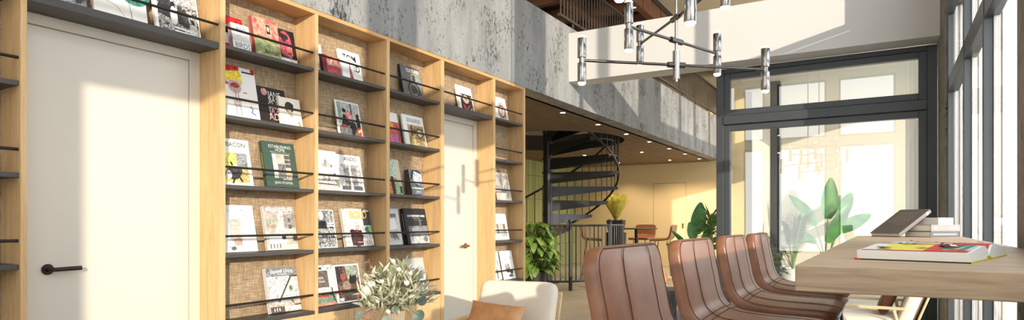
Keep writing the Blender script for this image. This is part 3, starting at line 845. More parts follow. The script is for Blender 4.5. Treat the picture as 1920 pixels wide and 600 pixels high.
book(4.21, 0.165, 0.225, Z3, [('r', 0, 0, 1, 1, (128, 134, 144)), ('e', .6, .7, .4, .28, (196, 200, 206)), ('p', [(0, .6), (.24, .98), (.7, 1), (.98, .9), (.9, .84), (.4, .94), (.2, .6)], (60, 64, 74)), ('l', [(.42, .8), (.56, .74)], .006, (60, 64, 72)), ('l', [(.74, .7), (.9, .66)], .006, (60, 64, 72)), ('l', [(.62, .58), (.74, .6)], .005, (90, 94, 100)), ('p', [(.3, .4), (.6, .34), (.5, .44)], (50, 54, 64)), ('r', 0, .24, 1, .27, (236, 234, 226)), ('r', 0, 0, 1, .24, (110, 114, 122)), ('r', .4, .1, .7, .13, (200, 202, 206))], t=.05, case=(128, 130, 138), spine=(96, 76, 66), label='small thick slate blue book with a portrait face', group=GC)
book(3.825, 0.28, 0.31, Z4, [('r', .0, .12, .86, .86, ROOMP), ('r', .0, .76, .86, .86, (110, 112, 112)), ('p', [(.5, .4), (.86, .44), (.8, .72), (.5, .72)], (228, 228, 226)), ('r', .44, .3, .86, .34, (226, 226, 226)), ('e', .66, .24, .12, .08, (120, 120, 120)), ('l', [(.74, .3), (.82, .14)], .008, DT), ('l', [(.5, .34), (.52, .18)], .008, DT)], case=(204, 206, 206), label='light grey book with an open window view, left end of its ledge', group=GC)
book(4.155, 0.300, 0.312, Z4, [('r', .12, .0, .98, .5, GRAYG), ('r', .12, .0, .98, .2, (190, 188, 186)), ('r', .62, .3, .72, .7, (96, 96, 98)), ('e', .5, .4, .22, .1, (140, 140, 142)), ('r', .14, .2, .6, .26, (100, 100, 102)), ('e', .82, .12, .1, .08, (120, 120, 122)), ('r', .26, .3, .3, .44, (200, 200, 200)), ('r', .4, .66, .8, .668, (150, 150, 150)),
    ('t', 'CONTEMPORARY LIVING', .52, .755, .026, (236, 236, 236), .80, 'CENTER', .0008), ('r', .36, .712, .66, .722, (190, 190, 190)), ('t', 'CONTEMPORARY LIVING', 0, .86, .018, (214, 214, 214), .9, 'LEFT', 0, 'spine')], t=.034, case=(48, 48, 50), spine=(40, 34, 34), label='black book with a grey house picture and white title', group=GC)
book(4.165, 0.272, 0.300, Z5, [('r', .3, .32, .86, .70, BW), ('r', .44, .32, .62, .6, (36, 36, 36))], t=.026, case=(196, 194, 190), label='pale grey book with one dark photograph, behind the bouquet', group=GC)
# over the far door
book(4.945, 0.255, 0.265, Z1, [('r', .17, .0, .93, .70, (46, 34, 34)), ('e', .52, .5, .2, .16, (206, 180, 170)), ('e', .54, .52, .1, .08, (160, 130, 120)), ('e', .24, .6, .08, .09, (190, 180, 176)), ('e', .84, .56, .06, .08, (180, 160, 154)), ('p', [(.26, .3), (.4, .26), (.5, .1), (.6, .26), (.86, .34), (.62, .14), (.58, 0), (.42, 0)], (200, 80, 96)), ('l', [(.74, .08), (.84, .2)], .014, (214, 200, 160)), ('r', .3, .8, .7, .83, (206, 200, 192))], case=(240, 236, 230), label='white book with a dark floral print over the far door')
# last bay
GD = 'books in the end bay of the bookcase'
book(5.54, 0.32, 0.27, Z1, [('e', .64, .42, .27, .36, (180, 60, 60)), ('e', .64, .42, .245, .33, (236, 232, 226)), ('e', .64, .42, .22, .29, (120, 90, 84)), ('e', .64, .42, .15, .2, (226, 214, 206)), ('e', .64, .45, .08, .12, (190, 150, 140)), ('e', .82, .2, .06, .08, (200, 170, 90))], case=(242, 240, 236), label='white book with a red ring, top ledge of the end bay', group=GD)
book(5.42, 0.19, 0.25, Z3, [('r', .5, .0, 1, .3, (206, 110, 70))], case=(214, 150, 110), label='orange book mostly hidden by the end bay upright', group=GD)
book(5.585, 0.275, 0.30, Z3, [('r', 0, 0, 1, 1, ROOMP), ('e', .5, .34, .2, .05, (120, 116, 112)), ('l', [(.4, .56), (.42, .4)], .01, (90, 88, 86)), ('l', [(.62, .56), (.62, .42)], .01, (90, 88, 86))], dx=.03, case=(214, 212, 208), label='pale grey book with a faint table scene, eye level in the end bay', group=GD)
book(5.565, 0.30, 0.285, Z4, [('r', .2, .12, .9, .62, ROOMP), ('r', .28, .24, .36, .6, (120, 116, 112)), ('r', .68, .3, .82, .6, (130, 124, 116)), ('r', .3, .34, .86, .38, (90, 86, 84)), ('r', .26, .82, .78, .86, (208, 202, 196))], case=(240, 238, 232), label='white book with a dining room picture, waist high in the end bay', group=GD)
book(5.41, 0.30, 0.305, Z5, [('r', .7, .04, .78, .4, (120, 118, 114)), ('r', .82, .5, .88, .7, (150, 148, 142))], case=(232, 230, 224), label='white book at the back of the bottom ledge, end bay', group=GD)
book(5.69, 0.225, 0.308, Z5, [('r', .18, .3, .6, .54, BWF), ('e', .42, .3, .2, .07, (70, 68, 66)), ('e', .7, .24, .14, .07, (80, 76, 74)), ('e', .6, .12, .2, .05, (90, 86, 84)), ('l', [(.3, .72), (.32, .66)], .008, DT), ('l', [(.78, .78), (.8, .7)], .008, DT)], dx=.045, case=(240, 238, 232), label='white book with a black ink drawing, foremost on the bottom ledge of the end bay', group=GD)

# ------------------------------------------------------------------ balcony railing
def balcony_railing():
    r = empty('balcony_railing', (-3.44, 13.2, 3.544))
    tag(r, 'long bronze railing of slim uprights on the edge of the concrete gallery', 'railing')
    y0, y1 = 6.9, 15.4
    box(-0.02, 0.02, y0 - 13.2, y1 - 13.2, 0.085, 0.115).build('bottom_rail', RAILM, r)
    box(-0.025, 0.025, y0 - 13.2, y1 - 13.2, 0.665, 0.69).build('handrail', RAILM, r)
    base = None
    for i in range(90):
        y = y0 + 0.05 + i * (y1 - y0 - 0.1) / 89 - 13.2
        if base is None:
            base = box(-0.006, 0.006, -0.009, 0.009, 0.115, 0.665).build('baluster', RAILM, r, loc=(0, y, 0))
        else:
            c = base.copy(); COL.objects.link(c); c.parent = r; c.location = (0, y, 0)
    pb = None
    for i in range(9):
        y = 7.3 + i * 1.0 - 13.2
        if pb is None:
            pb = box(-0.01, 0.01, -0.012, 0.012, -0.02, 0.085).build('foot', RAILM, r, loc=(0, y, 0))
        else:
            c = pb.copy(); COL.objects.link(c); c.parent = r; c.location = (0, y, 0)
balcony_railing()

# ------------------------------------------------------------------ recessed downlights
def downlight(x, y, z, label, energy):
    t = empty('downlight', (x, y, z))
    tag(t, label, 'ceiling light', 'recessed downlights under the gallery')
    MB().lathe([(0.032, 0.004), (0.034, -0.004), (0.046, -0.006), (0.05, -0.002), (0.05, 0.004)], 20).build('trim_ring', plain('downlight_ring', (150, 130, 104), 0.4, 0.5), t, smooth='auto')
    MB().cyl((0, 0), 0.033, -0.0035, 0.0, 16).build('lens', DLIGHT, t)
    l = bpy.data.lights.new('downlight_beam', 'SPOT')
    l.energy = energy; l.color = (1.0, 0.74, 0.45); l.spot_size = R(130); l.spot_blend = 0.6; l.shadow_soft_size = 0.04
    lo = bpy.data.objects.new('downlight_beam', l)
    COL.objects.link(lo); lo.parent = t; lo.location = (0, 0, -0.02)
ords = ['first', 'second', 'third', 'fourth', 'fifth', 'sixth', 'seventh', 'eighth']
for i, y in enumerate((6.345, 7.535, 8.725, 9.905, 11.09, 12.30, 13.45, 14.63)):
    downlight(-3.68 if False else -3.70, y, 2.56, '%s downlight from the bookcase in the row along the concrete edge' % ords[i], 75)
downlight(-4.38, 12.64, 2.56, 'nearer of two downlights in the middle row, right of the spiral stair', 75)
downlight(-4.38, 14.61, 2.56, 'farther of two downlights in the middle row, by the cream back wall', 75)
downlight(-5.66, 12.60, 2.56, 'downlight glimpsed between the treads of the spiral stair', 75)
downlight(-5.65, 14.61, 2.56, 'downlight just right of the spiral stair, close to the back wall', 75)

def gallery_light(x, y, z, label):
    t = empty('gallery_spotlight', (x, y, z))
    tag(t, label, 'ceiling light', 'small lights under the gallery coffers')
    MB().lathe([(0.0001, 0.0), (0.05, 0.0), (0.045, -0.05), (0.036, -0.05), (0.036, -0.02), (0.0001, -0.02)], 20).build('housing', STAIRM_, t, smooth='auto')
    MB().cyl((0, 0), 0.034, -0.04, -0.03, 16).build('lens', DLIGHT, t)
    l = bpy.data.lights.new('gallery_beam', 'SPOT')
    l.energy = 110; l.color = (1.0, 0.78, 0.52); l.spot_size = R(150); l.spot_blend = 0.6; l.shadow_soft_size = 0.04
    lo = bpy.data.objects.new('gallery_beam', l)
    COL.objects.link(lo); lo.parent = t; lo.location = (0, 0, -0.06)
STAIRM_ = plain('fitting_black', (40, 38, 36), 0.5)
gallery_light(-3.49, 9.70, 4.60, 'small spotlight under the brown gallery coffers, seen above the white beam')
gallery_light(-3.49, 13.5, 4.60, 'added spotlight farther back in the gallery, brightening the upper wall behind the white beam')  # added lamp with no visible source, lifts the dim upper back wall

# ------------------------------------------------------------------ spiral stair
def spiral_stair():
    t = empty('spiral_staircase', (SP[0], SP[1], 0))
    tag(t, 'black steel spiral staircase rising through the round opening in the gallery floor', 'staircase')
    view = atan2(sin(R(30.77)), cos(R(30.77)))     # direction of the photograph's right, on plan
    MB().cyl((0, 0), 0.085, 0.01, 3.7, 28).build('pole', STAIRM, t, smooth='auto')
    MB().cyl((0, 0), 0.21, 0.0, 0.014, 28).build('base_plate', STAIRM, t)
    rise, step = 0.25, R(21)
    n = 11
    a0 = R(30.77) + R(143)
    for i in range(n):
        z = 0.25 + i * rise
        a = a0 - i * step
        hw = R(14.5)
        m = MB()
        def arc(rr, s):
            return (rr * cos(a + s), rr * sin(a + s))
        inner, outer = 0.08, 1.28
        for (za, zb) in ((z - 0.012, z),):
            top = [arc(inner, -hw * 2.2), arc(outer, -hw), arc(outer, -hw / 3), arc(outer, hw / 3), arc(outer, hw), arc(inner, hw * 2.2)]
            k = len(top)
            m.add([(*p, za) for p in top] + [(*p, zb) for p in top], [tuple(reversed(range(k))), tuple(range(k, 2 * k))] + [(j, (j + 1) % k, k + (j + 1) % k, k + j) for j in range(k)])
        tr = m.build('tread', STAIRM, t)
        m = MB()
        for s in (-1, 1):                             # tapered side cheeks
            p0, p1 = Vector((*arc(inner, s * hw * 2.2), 0)), Vector((*arc(outer, s * hw), 0))
            nrm = Vector((-(p1 - p0).y, (p1 - p0).x, 0)).normalized() * 0.006
            vs = []
            for q in (-nrm, nrm):
                vs += [p0 + q + Vector((0, 0, z - 0.20)), p1 + q + Vector((0, 0, z - 0.055)), p1 + q + Vector((0, 0, z - 0.001)), p0 + q + Vector((0, 0, z - 0.001))]
            m.add(vs, [(0, 1, 2, 3), (7, 6, 5, 4), (0, 4, 5, 1), (1, 5, 6, 2), (2, 6, 7, 3), (3, 7, 4, 0)])
        m.build('tread_cheek', STAIRM, tr)
        MB().cyl((0, 0), 0.10, z - 0.03, z + 0.012, 24).build('collar', STAIRM, tr, smooth='auto')
    zf = lambda a: 0.25 + (a0 - a) / step * rise
    for off, nm, rr in ((0.92, 'handrail', 0.022), (-0.10, 'stringer', 0.02)):
        pts = []
        for k in range(70):
            a = a0 + R(10) - k / 69 * step * (n - 0.4)
            pts.append((1.27 * cos(a), 1.27 * sin(a), zf(a) + off))
        MB().tube(pts, rr, 8).build(nm, STAIRM, t, smooth='auto')
    for k in range(30):
        a = a0 - k / 29 * step * (n - 0.8)
        z = zf(a)
        MB().tube([(1.27 * cos(a), 1.27 * sin(a), z - 0.10), (1.27 * cos(a), 1.27 * sin(a), z + 0.92)], 0.008, 6).build('baluster', STAIRM, t, smooth='auto')
spiral_stair()

def stair_guard():
    t = empty('guard_rail', (SP[0], SP[1], 0))
    tag(t, 'low curved black guard rail around the foot of the spiral stair', 'railing')
    RR = 1.34
    a1, a2 = R(30.77) - R(0), R(30.77) - R(125)
    pt = lambda a, z: (RR * cos(a), RR * sin(a), z)
    for z, r in ((1.05, 0.020), (0.15, 0.018)):
        MB().tube([pt(a1 + (a2 - a1) * i / 30, z) for i in range(31)], r, 10).build('top_rail' if z > 1 else 'bottom_rail', STAIRM, t, smooth='auto')
    for k in (0, 0.34, 0.62, 1.0):
        a = a1 + (a2 - a1) * k
        p = MB().tube([pt(a, 0), pt(a, 1.10)], 0.032, 14).build('post', STAIRM, t, smooth='auto')
        MB().lathe([(0.0001, -0.03), (0.03, -0.02), (0.038, 0.005), (0.028, 0.035), (0.0001, 0.045)], 16, None, pt(a, 1.11)).build('finial', STAIRM, p, smooth=True)
    for k in range(1, 34):
        a = a1 + (a2 - a1) * k / 34
        MB().tube([pt(a, 0.15), pt(a, 1.05)], 0.010, 6).build('baluster', STAIRM, t, smooth='auto')
stair_guard()

# ------------------------------------------------------------------ chandeliers
RGT, FWD = Vector((0.8592, 0.5116, 0)), Vector((-0.5116, 0.8592, 0))
def chandelier(c, arms, label, ztop):
    t = empty('chandelier', c)
    tag(t, label, 'chandelier', 'tube chandeliers over the hall')
    MB().tube([(0, 0, -0.1), (0, 0, ztop - c[2])], 0.0095, 12).build('stem', CHROME, t, smooth='auto')
    MB().lathe([(0.0001, ztop - c[2]), (0.07, ztop - c[2]), (0.07, ztop - c[2] - 0.02), (0.06, ztop - c[2] - 0.03), (0.0001, ztop - c[2] - 0.03)], 28).build('ceiling_rose', CHROME, t, smooth='auto')
    for (dx, dy, z, hub) in arms:
        a = MB()
        d = Vector((dx, dy, 0)); dn = d.normalized(); off = dn.cross(Vector((0, 0, 1))) * 0.014
        a.tube([Vector((0, 0, z)) - d, Vector((0, 0, z)) + d], 0.0085, 10)
        am = a.build('arm', CHROMED, t, smooth='auto')
        MB().tube([Vector((0, 0, z)) - dn * 0.055, Vector((0, 0, z)) + dn * 0.055], 0.017, 16).build('arm_sleeve', CHROMED, am, smooth='auto')
        if hub:
            MB().tube([(0, 0, z - 0.085), (0, 0, z + 0.085)], 0.021, 16).build('hub', CHROME, t, smooth='auto')
        for s in (-1, 1):
            p = Vector((0, 0, z)) + d * s
            b = MB()
            b.lathe([(0.0001, -0.018), (0.0165, -0.018), (0.0165, 0.018), (0.0001, 0.018)], 20, None, p)
            for sg in (1, -1):
                pr = [(0.0165, 0.0145), (0.0245, 0.0155), (0.0255, 0.018), (0.0255, 0.128), (0.0235, 0.131), (0.0235, 0.125), (0.0001, 0.125)]
                b.lathe([(r, q * sg) for r, q in pr], 24, None, p)
            tb = b.build('lamp_tube', CHROME, am, smooth='auto')
            for sg in (1, -1):
                g = MB().lathe([(0.0234, 0.1262 * sg), (0.0225, 0.135 * sg), (0.016, 0.143 * sg), (0.0001, 0.147 * sg)], 20, None, p)
                g.build('bulb', BULB, am, smooth=True)
    return t
U = 0.79
def place(lat, dep, zrel):
    p = RGT * lat + FWD * dep
    return (p.x * U, p.y * U, 1.106 + zrel * U)
def arm(lat, dep, zrel, z0, hub, rot=0.0):
    d = (RGT * lat + FWD * dep) * U
    d = Matrix.Rotation(rot, 3, 'Z') @ d
    return (d.x, d.y, (zrel - z0) * U, hub)
ARMS = lambda rot: [arm(0.736, 0.14, 1.197, 1.197, True, rot), arm(0.43, 0.36, 1.38, 1.197, False, rot), arm(0.13, -0.72, 1.56, 1.197, False, rot)]
chandelier(place(1.254, 4.8, 1.197), ARMS(0), 'nickel chandelier with lamp tubes on crossed arms, hanging before the white beam', ZH)
chandelier(place(0.217, 3.0, 1.197), ARMS(R(9)), 'nickel chandelier nearer the camera, only two of its lamp tubes in view', ZH)

# ------------------------------------------------------------------ bar stools
def smooth_poly(pts, n):
    pts = [Vector((p[0], 0, p[1])) for p in pts]
    out = []
    segs = len(pts) - 1
    for i in range(n + 1):
        t = i / n * segs
        k = min(int(t), segs - 1); u = t - k
        p0, p1, p2, p3 = pts[max(k - 1, 0)], pts[k], pts[k + 1], pts[min(k + 2, segs)]
        out.append(0.5 * ((2 * p1) + (p2 - p0) * u + (2 * p0 - 5 * p1 + 4 * p2 - p3) * u * u + (3 * p1 - p0 - 3 * p2 + p3) * u ** 3))
    L = [0]
    for a, b in zip(out, out[1:]):
        L.append(L[-1] + (b - a).length)
    return out, L

class Shell:
    def __init__(self, pts, half, rtop, rfront, wrap):
        self.c, self.L = smooth_poly(pts, 240)
        self.tot = self.L[-1]; self.half, self.rt, self.rf, self.wrap = half, rtop, rfront, wrap
    def at(self, d):
        d = min(max(d, 0), self.tot)
        lo, hi = 0, len(self.L) - 1
        while hi - lo > 1:
            m = (lo + hi) // 2
            if self.L[m] <= d: lo = m
            else: hi = m
        u = (d - self.L[lo]) / max(1e-9, self.L[hi] - self.L[lo])
        p = self.c[lo].lerp(self.c[hi], u)
        tg = (self.c[hi] - self.c[lo]).normalized()
        nrm = Vector((-tg.z, 0, tg.x))     # towards the sitter
        if nrm.z < -0.2 or (abs(nrm.z) <= 0.2 and nrm.x < 0): nrm = -nrm
        return p, nrm
    def width(self, d):
        w = self.half
        if d < self.rt: w -= self.rt - sqrt(max(0, self.rt ** 2 - (self.rt - d) ** 2))
        e = self.tot - d
        if e < self.rf: w -= self.rf - sqrt(max(0, self.rf ** 2 - (self.rf - e) ** 2))
        return w
    def P(self, d, v, lift=0.0):
        p, n = self.at(d)
        w = self.width(d)
        return p + Vector((0, v * w, 0)) + n * (-self.wrap * max(0.0, (abs(v) - 0.45) / 0.55) ** 2.2 + lift)

STP = [(-0.192, 1.044), (-0.181, 0.97), (-0.169, 0.91), (-0.158, 0.855), (-0.138, 0.812), (-0.10, 0.787), (-0.04, 0.776), (0.05, 0.771), (0.14, 0.769), (0.195, 0.764), (0.222, 0.752)]
def make_stool(name):
    t = empty(name)
    sh = Shell(STP, 0.230, 0.05, 0.055, 0.010)
    TH = 0.019
    VS = 0.44
    NU, NV = 56, 24
    def lift(d, v):
        e = max(0.0, min(1.0, (VS - abs(v)) * 9, (d - 0.02) * 30, (sh.tot - 0.02 - d) * 30))
        return 0.0045 * sqrt(e)
    m = MB()
    G = [[None] * (NV + 1) for _ in range(NU + 1)]
    for i in range(NU + 1):
        u = i / NU
        u = 0.5 - 0.5 * cos(pi * u) * (0.35 + 0.65 * abs(cos(pi * u))) if u not in (0, 1) else u
        d = sh.tot * u
        for j in range(NV + 1):
            v = sin((j / NV - 0.5) * pi)
            G[i][j] = (d, v, sh.P(d, v), sh.at(d)[1])
    top = [[g[2] + g[3] * (TH * 0.5 + lift(g[0], g[1])) for g in row] for row in G]
    bot = [[g[2] - g[3] * TH * 1.5 for g in row] for row in G]
    idx = lambda i, j: i * (NV + 1) + j
    fsT = [(idx(i, j), idx(i, j + 1), idx(i + 1, j + 1), idx(i + 1, j)) for i in range(NU) for j in range(NV)]
    m.add([p for r in top for p in r], fsT)
    m.add([p for r in bot for p in r], [tuple(reversed(f)) for f in fsT])
    loop = [(0, j) for j in range(NV)] + [(i, NV) for i in range(NU)] + [(NU, j) for j in range(NV, 0, -1)] + [(i, 0) for i in range(NU, 0, -1)]
    K = 7
    rim = []
    for q, (i, j) in enumerate(loop):
        a_, b_ = loop[q - 1], loop[(q + 1) % len(loop)]
        tg = G[b_[0]][b_[1]][2] - G[a_[0]][a_[1]][2]
        n_ = G[i][j][3]
        o_ = tg.cross(n_); o_.normalize()
        cen = G[i][j][2]
        if o_.dot(cen - sh.P(sh.tot * 0.5, 0)) < 0 and False: o_ = -o_
        c_ = cen - n_ * TH * 0.5
        rim.append([c_ + n_ * (TH * cos(pi * k / K)) + o_ * (TH * 0.32 * sin(pi * k / K)) for k in range(K + 1)])
    n0 = len(loop)
    cc = sum((G[i][j][2] for i, j in loop), Vector()) / n0
    if sum((rim[q][K // 2] - G[loop[q][0]][loop[q][1]][2]).dot(G[loop[q][0]][loop[q][1]][2] - cc) for q in range(n0)) < 0:
        for q, (i, j) in enumerate(loop):
            c_ = G[i][j][2] - G[i][j][3] * TH * 0.5
            rim[q] = [p - 2 * ((p - c_) - G[i][j][3] * (p - c_).dot(G[i][j][3])) for p in rim[q]]
    m.add([p for r in rim for p in r], [(q * (K + 1) + k, q * (K + 1) + k + 1, ((q + 1) % n0) * (K + 1) + k + 1, ((q + 1) % n0) * (K + 1) + k) for q in range(n0) for k in range(K)])
    o = m.build('seat_shell', LEATH, t, smooth=True, recalc=False)
    bm = bmesh.new(); bm.from_mesh(o.data)
    bmesh.ops.remove_doubles(bm, verts=bm.verts, dist=0.0006)
    bmesh.ops.recalc_face_normals(bm, faces=bm.faces)
    bm.to_mesh(o.data); bm.free()
    o.data.polygons.foreach_set('use_smooth', [True] * len(o.data.polygons))
    dl = [0.001 + (sh.tot - 0.002) * i / 60 for i in range(61)]
    F_ = lambda d, v, up=0.0: sh.P(d, v, TH * 0.5 + lift(d, v) + up)
    s = MB()
    for v in (-0.985, 0.985):
        s.tube([F_(d, v, 0.0004) for d in dl], 0.0019, 6)
    for v in (-VS, VS):
        s.tube([F_(d, v, 0.0028) for d in dl], 0.0011, 6)
    s.tube([F_(0.001, -0.985 + 1.97 * i / 20, 0.0004) for i in range(21)], 0.0022, 6)
    for dd in (0.262, 0.282):
        s.tube([F_(dd, -0.985 + 1.97 * i / 40, 0.0002) for i in range(41)], 0.0019, 6)
    s.build('piping', SEAM, t, smooth=True)
    return t, sh

def four_legs(t):
    for sx in (-1, 1):
        for sy in (-1, 1):
            MB().tube([(0.02 + sx * 0.13, sy * 0.15, 0.728), (0.02 + sx * 0.15, sy * 0.165, 0.66), (0.02 + sx * 0.215, sy * 0.205, 0.0)], 0.0085, 10).build('leg', LEGM, t, smooth='auto')
    k = 0.19
    pts = [(0.02 + sx * k, sy * 0.192, 0.25) for sx, sy in ((-1, -1), (1, -1), (1, 1), (-1, 1))]
    m = MB()
    for i in range(4):
        m.tube([pts[i], pts[(i + 1) % 4]], 0.0075, 8)
    m.build('footrest', LEGM, t, smooth='auto')
    box(-0.13, 0.17, -0.16, 0.16, 0.715, 0.735).build('mounting_plate', LEGM, t)

stool, SH = make_stool('bar_stool')
four_legs(stool)
stools = [stool] + [copy_tree(stool) for _ in range(3)]
GS = 'leather stools along the high table'
for o, y, lb in zip(stools, (1.555, 2.21, 2.865, 3.515), ('nearest of the four brown leather bar stools along the high oak table', 'second brown leather bar stool from the camera, its backrest half in sunlight',
        'third brown leather bar stool from the camera, tucked under the oak table', 'farthest of the four brown leather bar stools, by the glass partition')):
    o.location = (-0.375, y, 0)
    tag(o, lb, 'bar stool', GS)

# stools of the far table: same shell on sled legs
def sled(t):
    for sy in (-1, 1):
        m = MB().tube([(-0.10, sy * 0.13, 0.735), (-0.19, sy * 0.19, 0.012), (0.21, sy * 0.19, 0.012), (0.13, sy * 0.13, 0.735)], 0.008, 8)
        m.build('sled_leg', STAIRM, t, smooth='auto')
    MB().tube([(0.19, -0.175, 0.24), (0.19, 0.175, 0.24)], 0.007, 8).build('footrest', STAIRM, t, smooth='auto')
    MB().tube([(-0.165, -0.175, 0.24), (-0.165, 0.175, 0.24)], 0.007, 8).build('cross_bar', STAIRM, t, smooth='auto')
fs = empty('bar_stool')
for k in kids(stool):
    if k.name.split('.')[0] in ('seat_shell', 'piping'):
        c = k.copy(); COL.objects.link(c); c.parent = fs
sled(fs)
far = [(fs, (-3.80, 12.25, 0), R(185), 'tan leather stool with black sled legs, right of the far round table'),
       (copy_tree(fs), (-4.50, 13.0, 0), R(-95), 'tan leather stool behind the far round table, only its back showing'),
       (copy_tree(fs), (-5.12, 11.75, 0), R(20), 'tan leather stool seen through the curved guard rail, left of the far table')]
for o, p, a, lb in far:
    o.location = p; o.rotation_euler = (0, 0, a)
    tag(o, lb, 'bar stool', 'tan stools around the far table')

ft = empty('bar_table', (-4.40, 12.36, 0))
tag(ft, 'thin round black bar table between tan stools near the back wall', 'table')
MB().lathe([(0.0001, 0.955), (0.42, 0.955), (0.43, 0.965), (0.43, 0.975), (0.425, 0.98), (0.0001, 0.98)], 48).build('tabletop', BLACKM, ft, smooth='auto')
MB().cyl((0, 0), 0.035, 0.02, 0.955, 18).build('column', STAIRM, ft, smooth='auto')
MB().lathe([(0.0001, 0.0), (0.26, 0.0), (0.26, 0.012), (0.05, 0.03), (0.0001, 0.03)], 36).build('foot', STAIRM, ft, smooth='auto')

# ------------------------------------------------------------------ high oak table
TX0, TX1, TY0, TY1, TZ = -0.175, 0.425, 1.525, 4.95, 1.01
tb = empty('high_table', (0.125, 3.24, 0))
tag(tb, 'long thick oak high table standing against the window columns', 'table')
box(TX0 - 0.125, TX1 - 0.125, TY0 - 3.24, TY1 - 3.24, TZ - 0.058, TZ).build('tabletop', TABLE, tb, bevel=0.003)
box(0.36 - 0.125, 0.42 - 0.125, 1.56 - 3.24, 1.70 - 3.24, 0, TZ - 0.058).build('leg', STEEL, tb, bevel=0.003)
box(0.40 - 0.125, 0.425 - 0.125, 1.72 - 3.24, 4.9 - 3.24, TZ - 0.16, TZ - 0.058).build('bearer', STEEL, tb)
box(0.425 - 0.125, 0.4365 - 0.125, 2.7 - 3.24, 3.0 - 3.24, TZ - 0.16, TZ - 0.06).build('wall_bracket', STEEL, tb)

# closed books stacked on the far end of the table
def flat_book(w, l, t, cover, loc, rz, label, spine_txt=None, tilt=None, spine=None, mark=None, blurb=False, group='books stacked on the oak table'):
    """lies flat; spine along local -Y edge, w along Y (depth), l along X"""
    o = MB(); c = 0.003
    cm = ink(cover); sm = ink(spine) if spine else cm
    o.box(-l / 2, l / 2, 0, w, 0, c, cm).box(-l / 2, l / 2, 0, w, t - c, t, cm)
    o.box(-l / 2, l / 2, 0, 0.004, c, t - c, sm)
    b = o.build('book', None, None, loc=loc, rot=(tilt or (0, 0, 0))[:2] + (rz,), bevel=0.0012, segs=2)
    tag(b, label, 'book', group)
    box(-l / 2 + 0.004, l / 2 - 0.004, 0.004, w - 0.004, c, t - c).build('page_block', PAPER, b)
    if spine_txt:
        m = MB()
        x0_, x1_, n_, hh = spine_txt         # too small to read: a row of tiny marks
        for k in range(n_):
            x = x0_ + (x1_ - x0_) * k / n_
            m.add([(x, -0.0008, t * 0.5 - hh / 2), (x + (x1_ - x0_) / n_ * 0.66, -0.0008, t * 0.5 - hh / 2), (x + (x1_ - x0_) / n_ * 0.66, -0.0008, t * 0.5 + hh / 2), (x, -0.0008, t * 0.5 + hh / 2)], [(0, 1, 2, 3)], ink((226, 224, 220)))
        m.build('spine_title', None, b, recalc=False)
    if mark:
        m = MB()
        m.add([(mark + 0.011 * cos(2 * pi * i / 20), -0.0009, t / 2 + 0.011 * sin(2 * pi * i / 20)) for i in range(20)], [tuple(range(20))], ink((222, 216, 180)))
        m.build('publisher_mark', None, b, recalc=False)
    if blurb:                       # lines of small type running away from the spine
        m = MB(); rnd = random.Random(4)
        for k in range(17):
            if k in (3, 14):
                continue
            x = l * (0.34 - 0.030 * k)
            y = w * 0.20
            yend = w * (0.82 if k < 14 else 0.62)
            while y < yend:
                q = min(rnd.uniform(0.006, 0.018), yend - y + 0.002)
                m.add([(x, y, t + 0.0006), (x + 0.0035, y, t + 0.0006), (x + 0.0035, y + q, t + 0.0006), (x, y + q, t + 0.0006)], [(0, 1, 2, 3)], ink((140, 126, 112)))
                y += q + 0.004
        m.build('back_cover_text', None, b, recalc=False)
    return b
ca, sa = cos(R(49.5)), sin(R(49.5))
cx, cy = 0.2366, 4.690
def stackpos(off, l, z, side=0.0):
    return (cx + ca * (l / 2 + off) - sa * side, cy + sa * (l / 2 + off) + ca * side, z)
flat_book(0.18, 0.245, 0.036, (96, 92, 92), stackpos(0, 0.245, TZ), R(49.5), 'dark grey book at the bottom of the stack on the oak table', (-0.10, 0.10, 26, 0.006), spine=(104, 102, 104))
flat_book(0.185, 0.25, 0.042, (150, 142, 136), stackpos(0.006, 0.245, TZ + 0.0362), R(49.5), 'taupe book with a round mark on its spine, middle of the stack', (0.03, 0.108, 7, 0.009), spine=(146, 140, 136), mark=-0.085)
flat_book(0.15, 0.13, 0.044, (240, 236, 228), stackpos(0.079, 0.13, TZ + 0.0784, 0.01), R(49.5), 'plain white book on top of the stack on the oak table')
tl = R(30)
lb = Vector((0.0746, 4.653, 0)) + Vector((ca, sa, 0)) * (0.156 * cos(tl))
flat_book(0.211, 0.312, 0.0267, (94, 84, 77), (lb.x, lb.y, TZ + 0.156 * sin(tl)), R(49.5), 'dark brown book propped slantwise against the stack, back cover up', None, tilt=(0, -tl), spine=(128, 120, 114), mark=0.12, blurb=True)

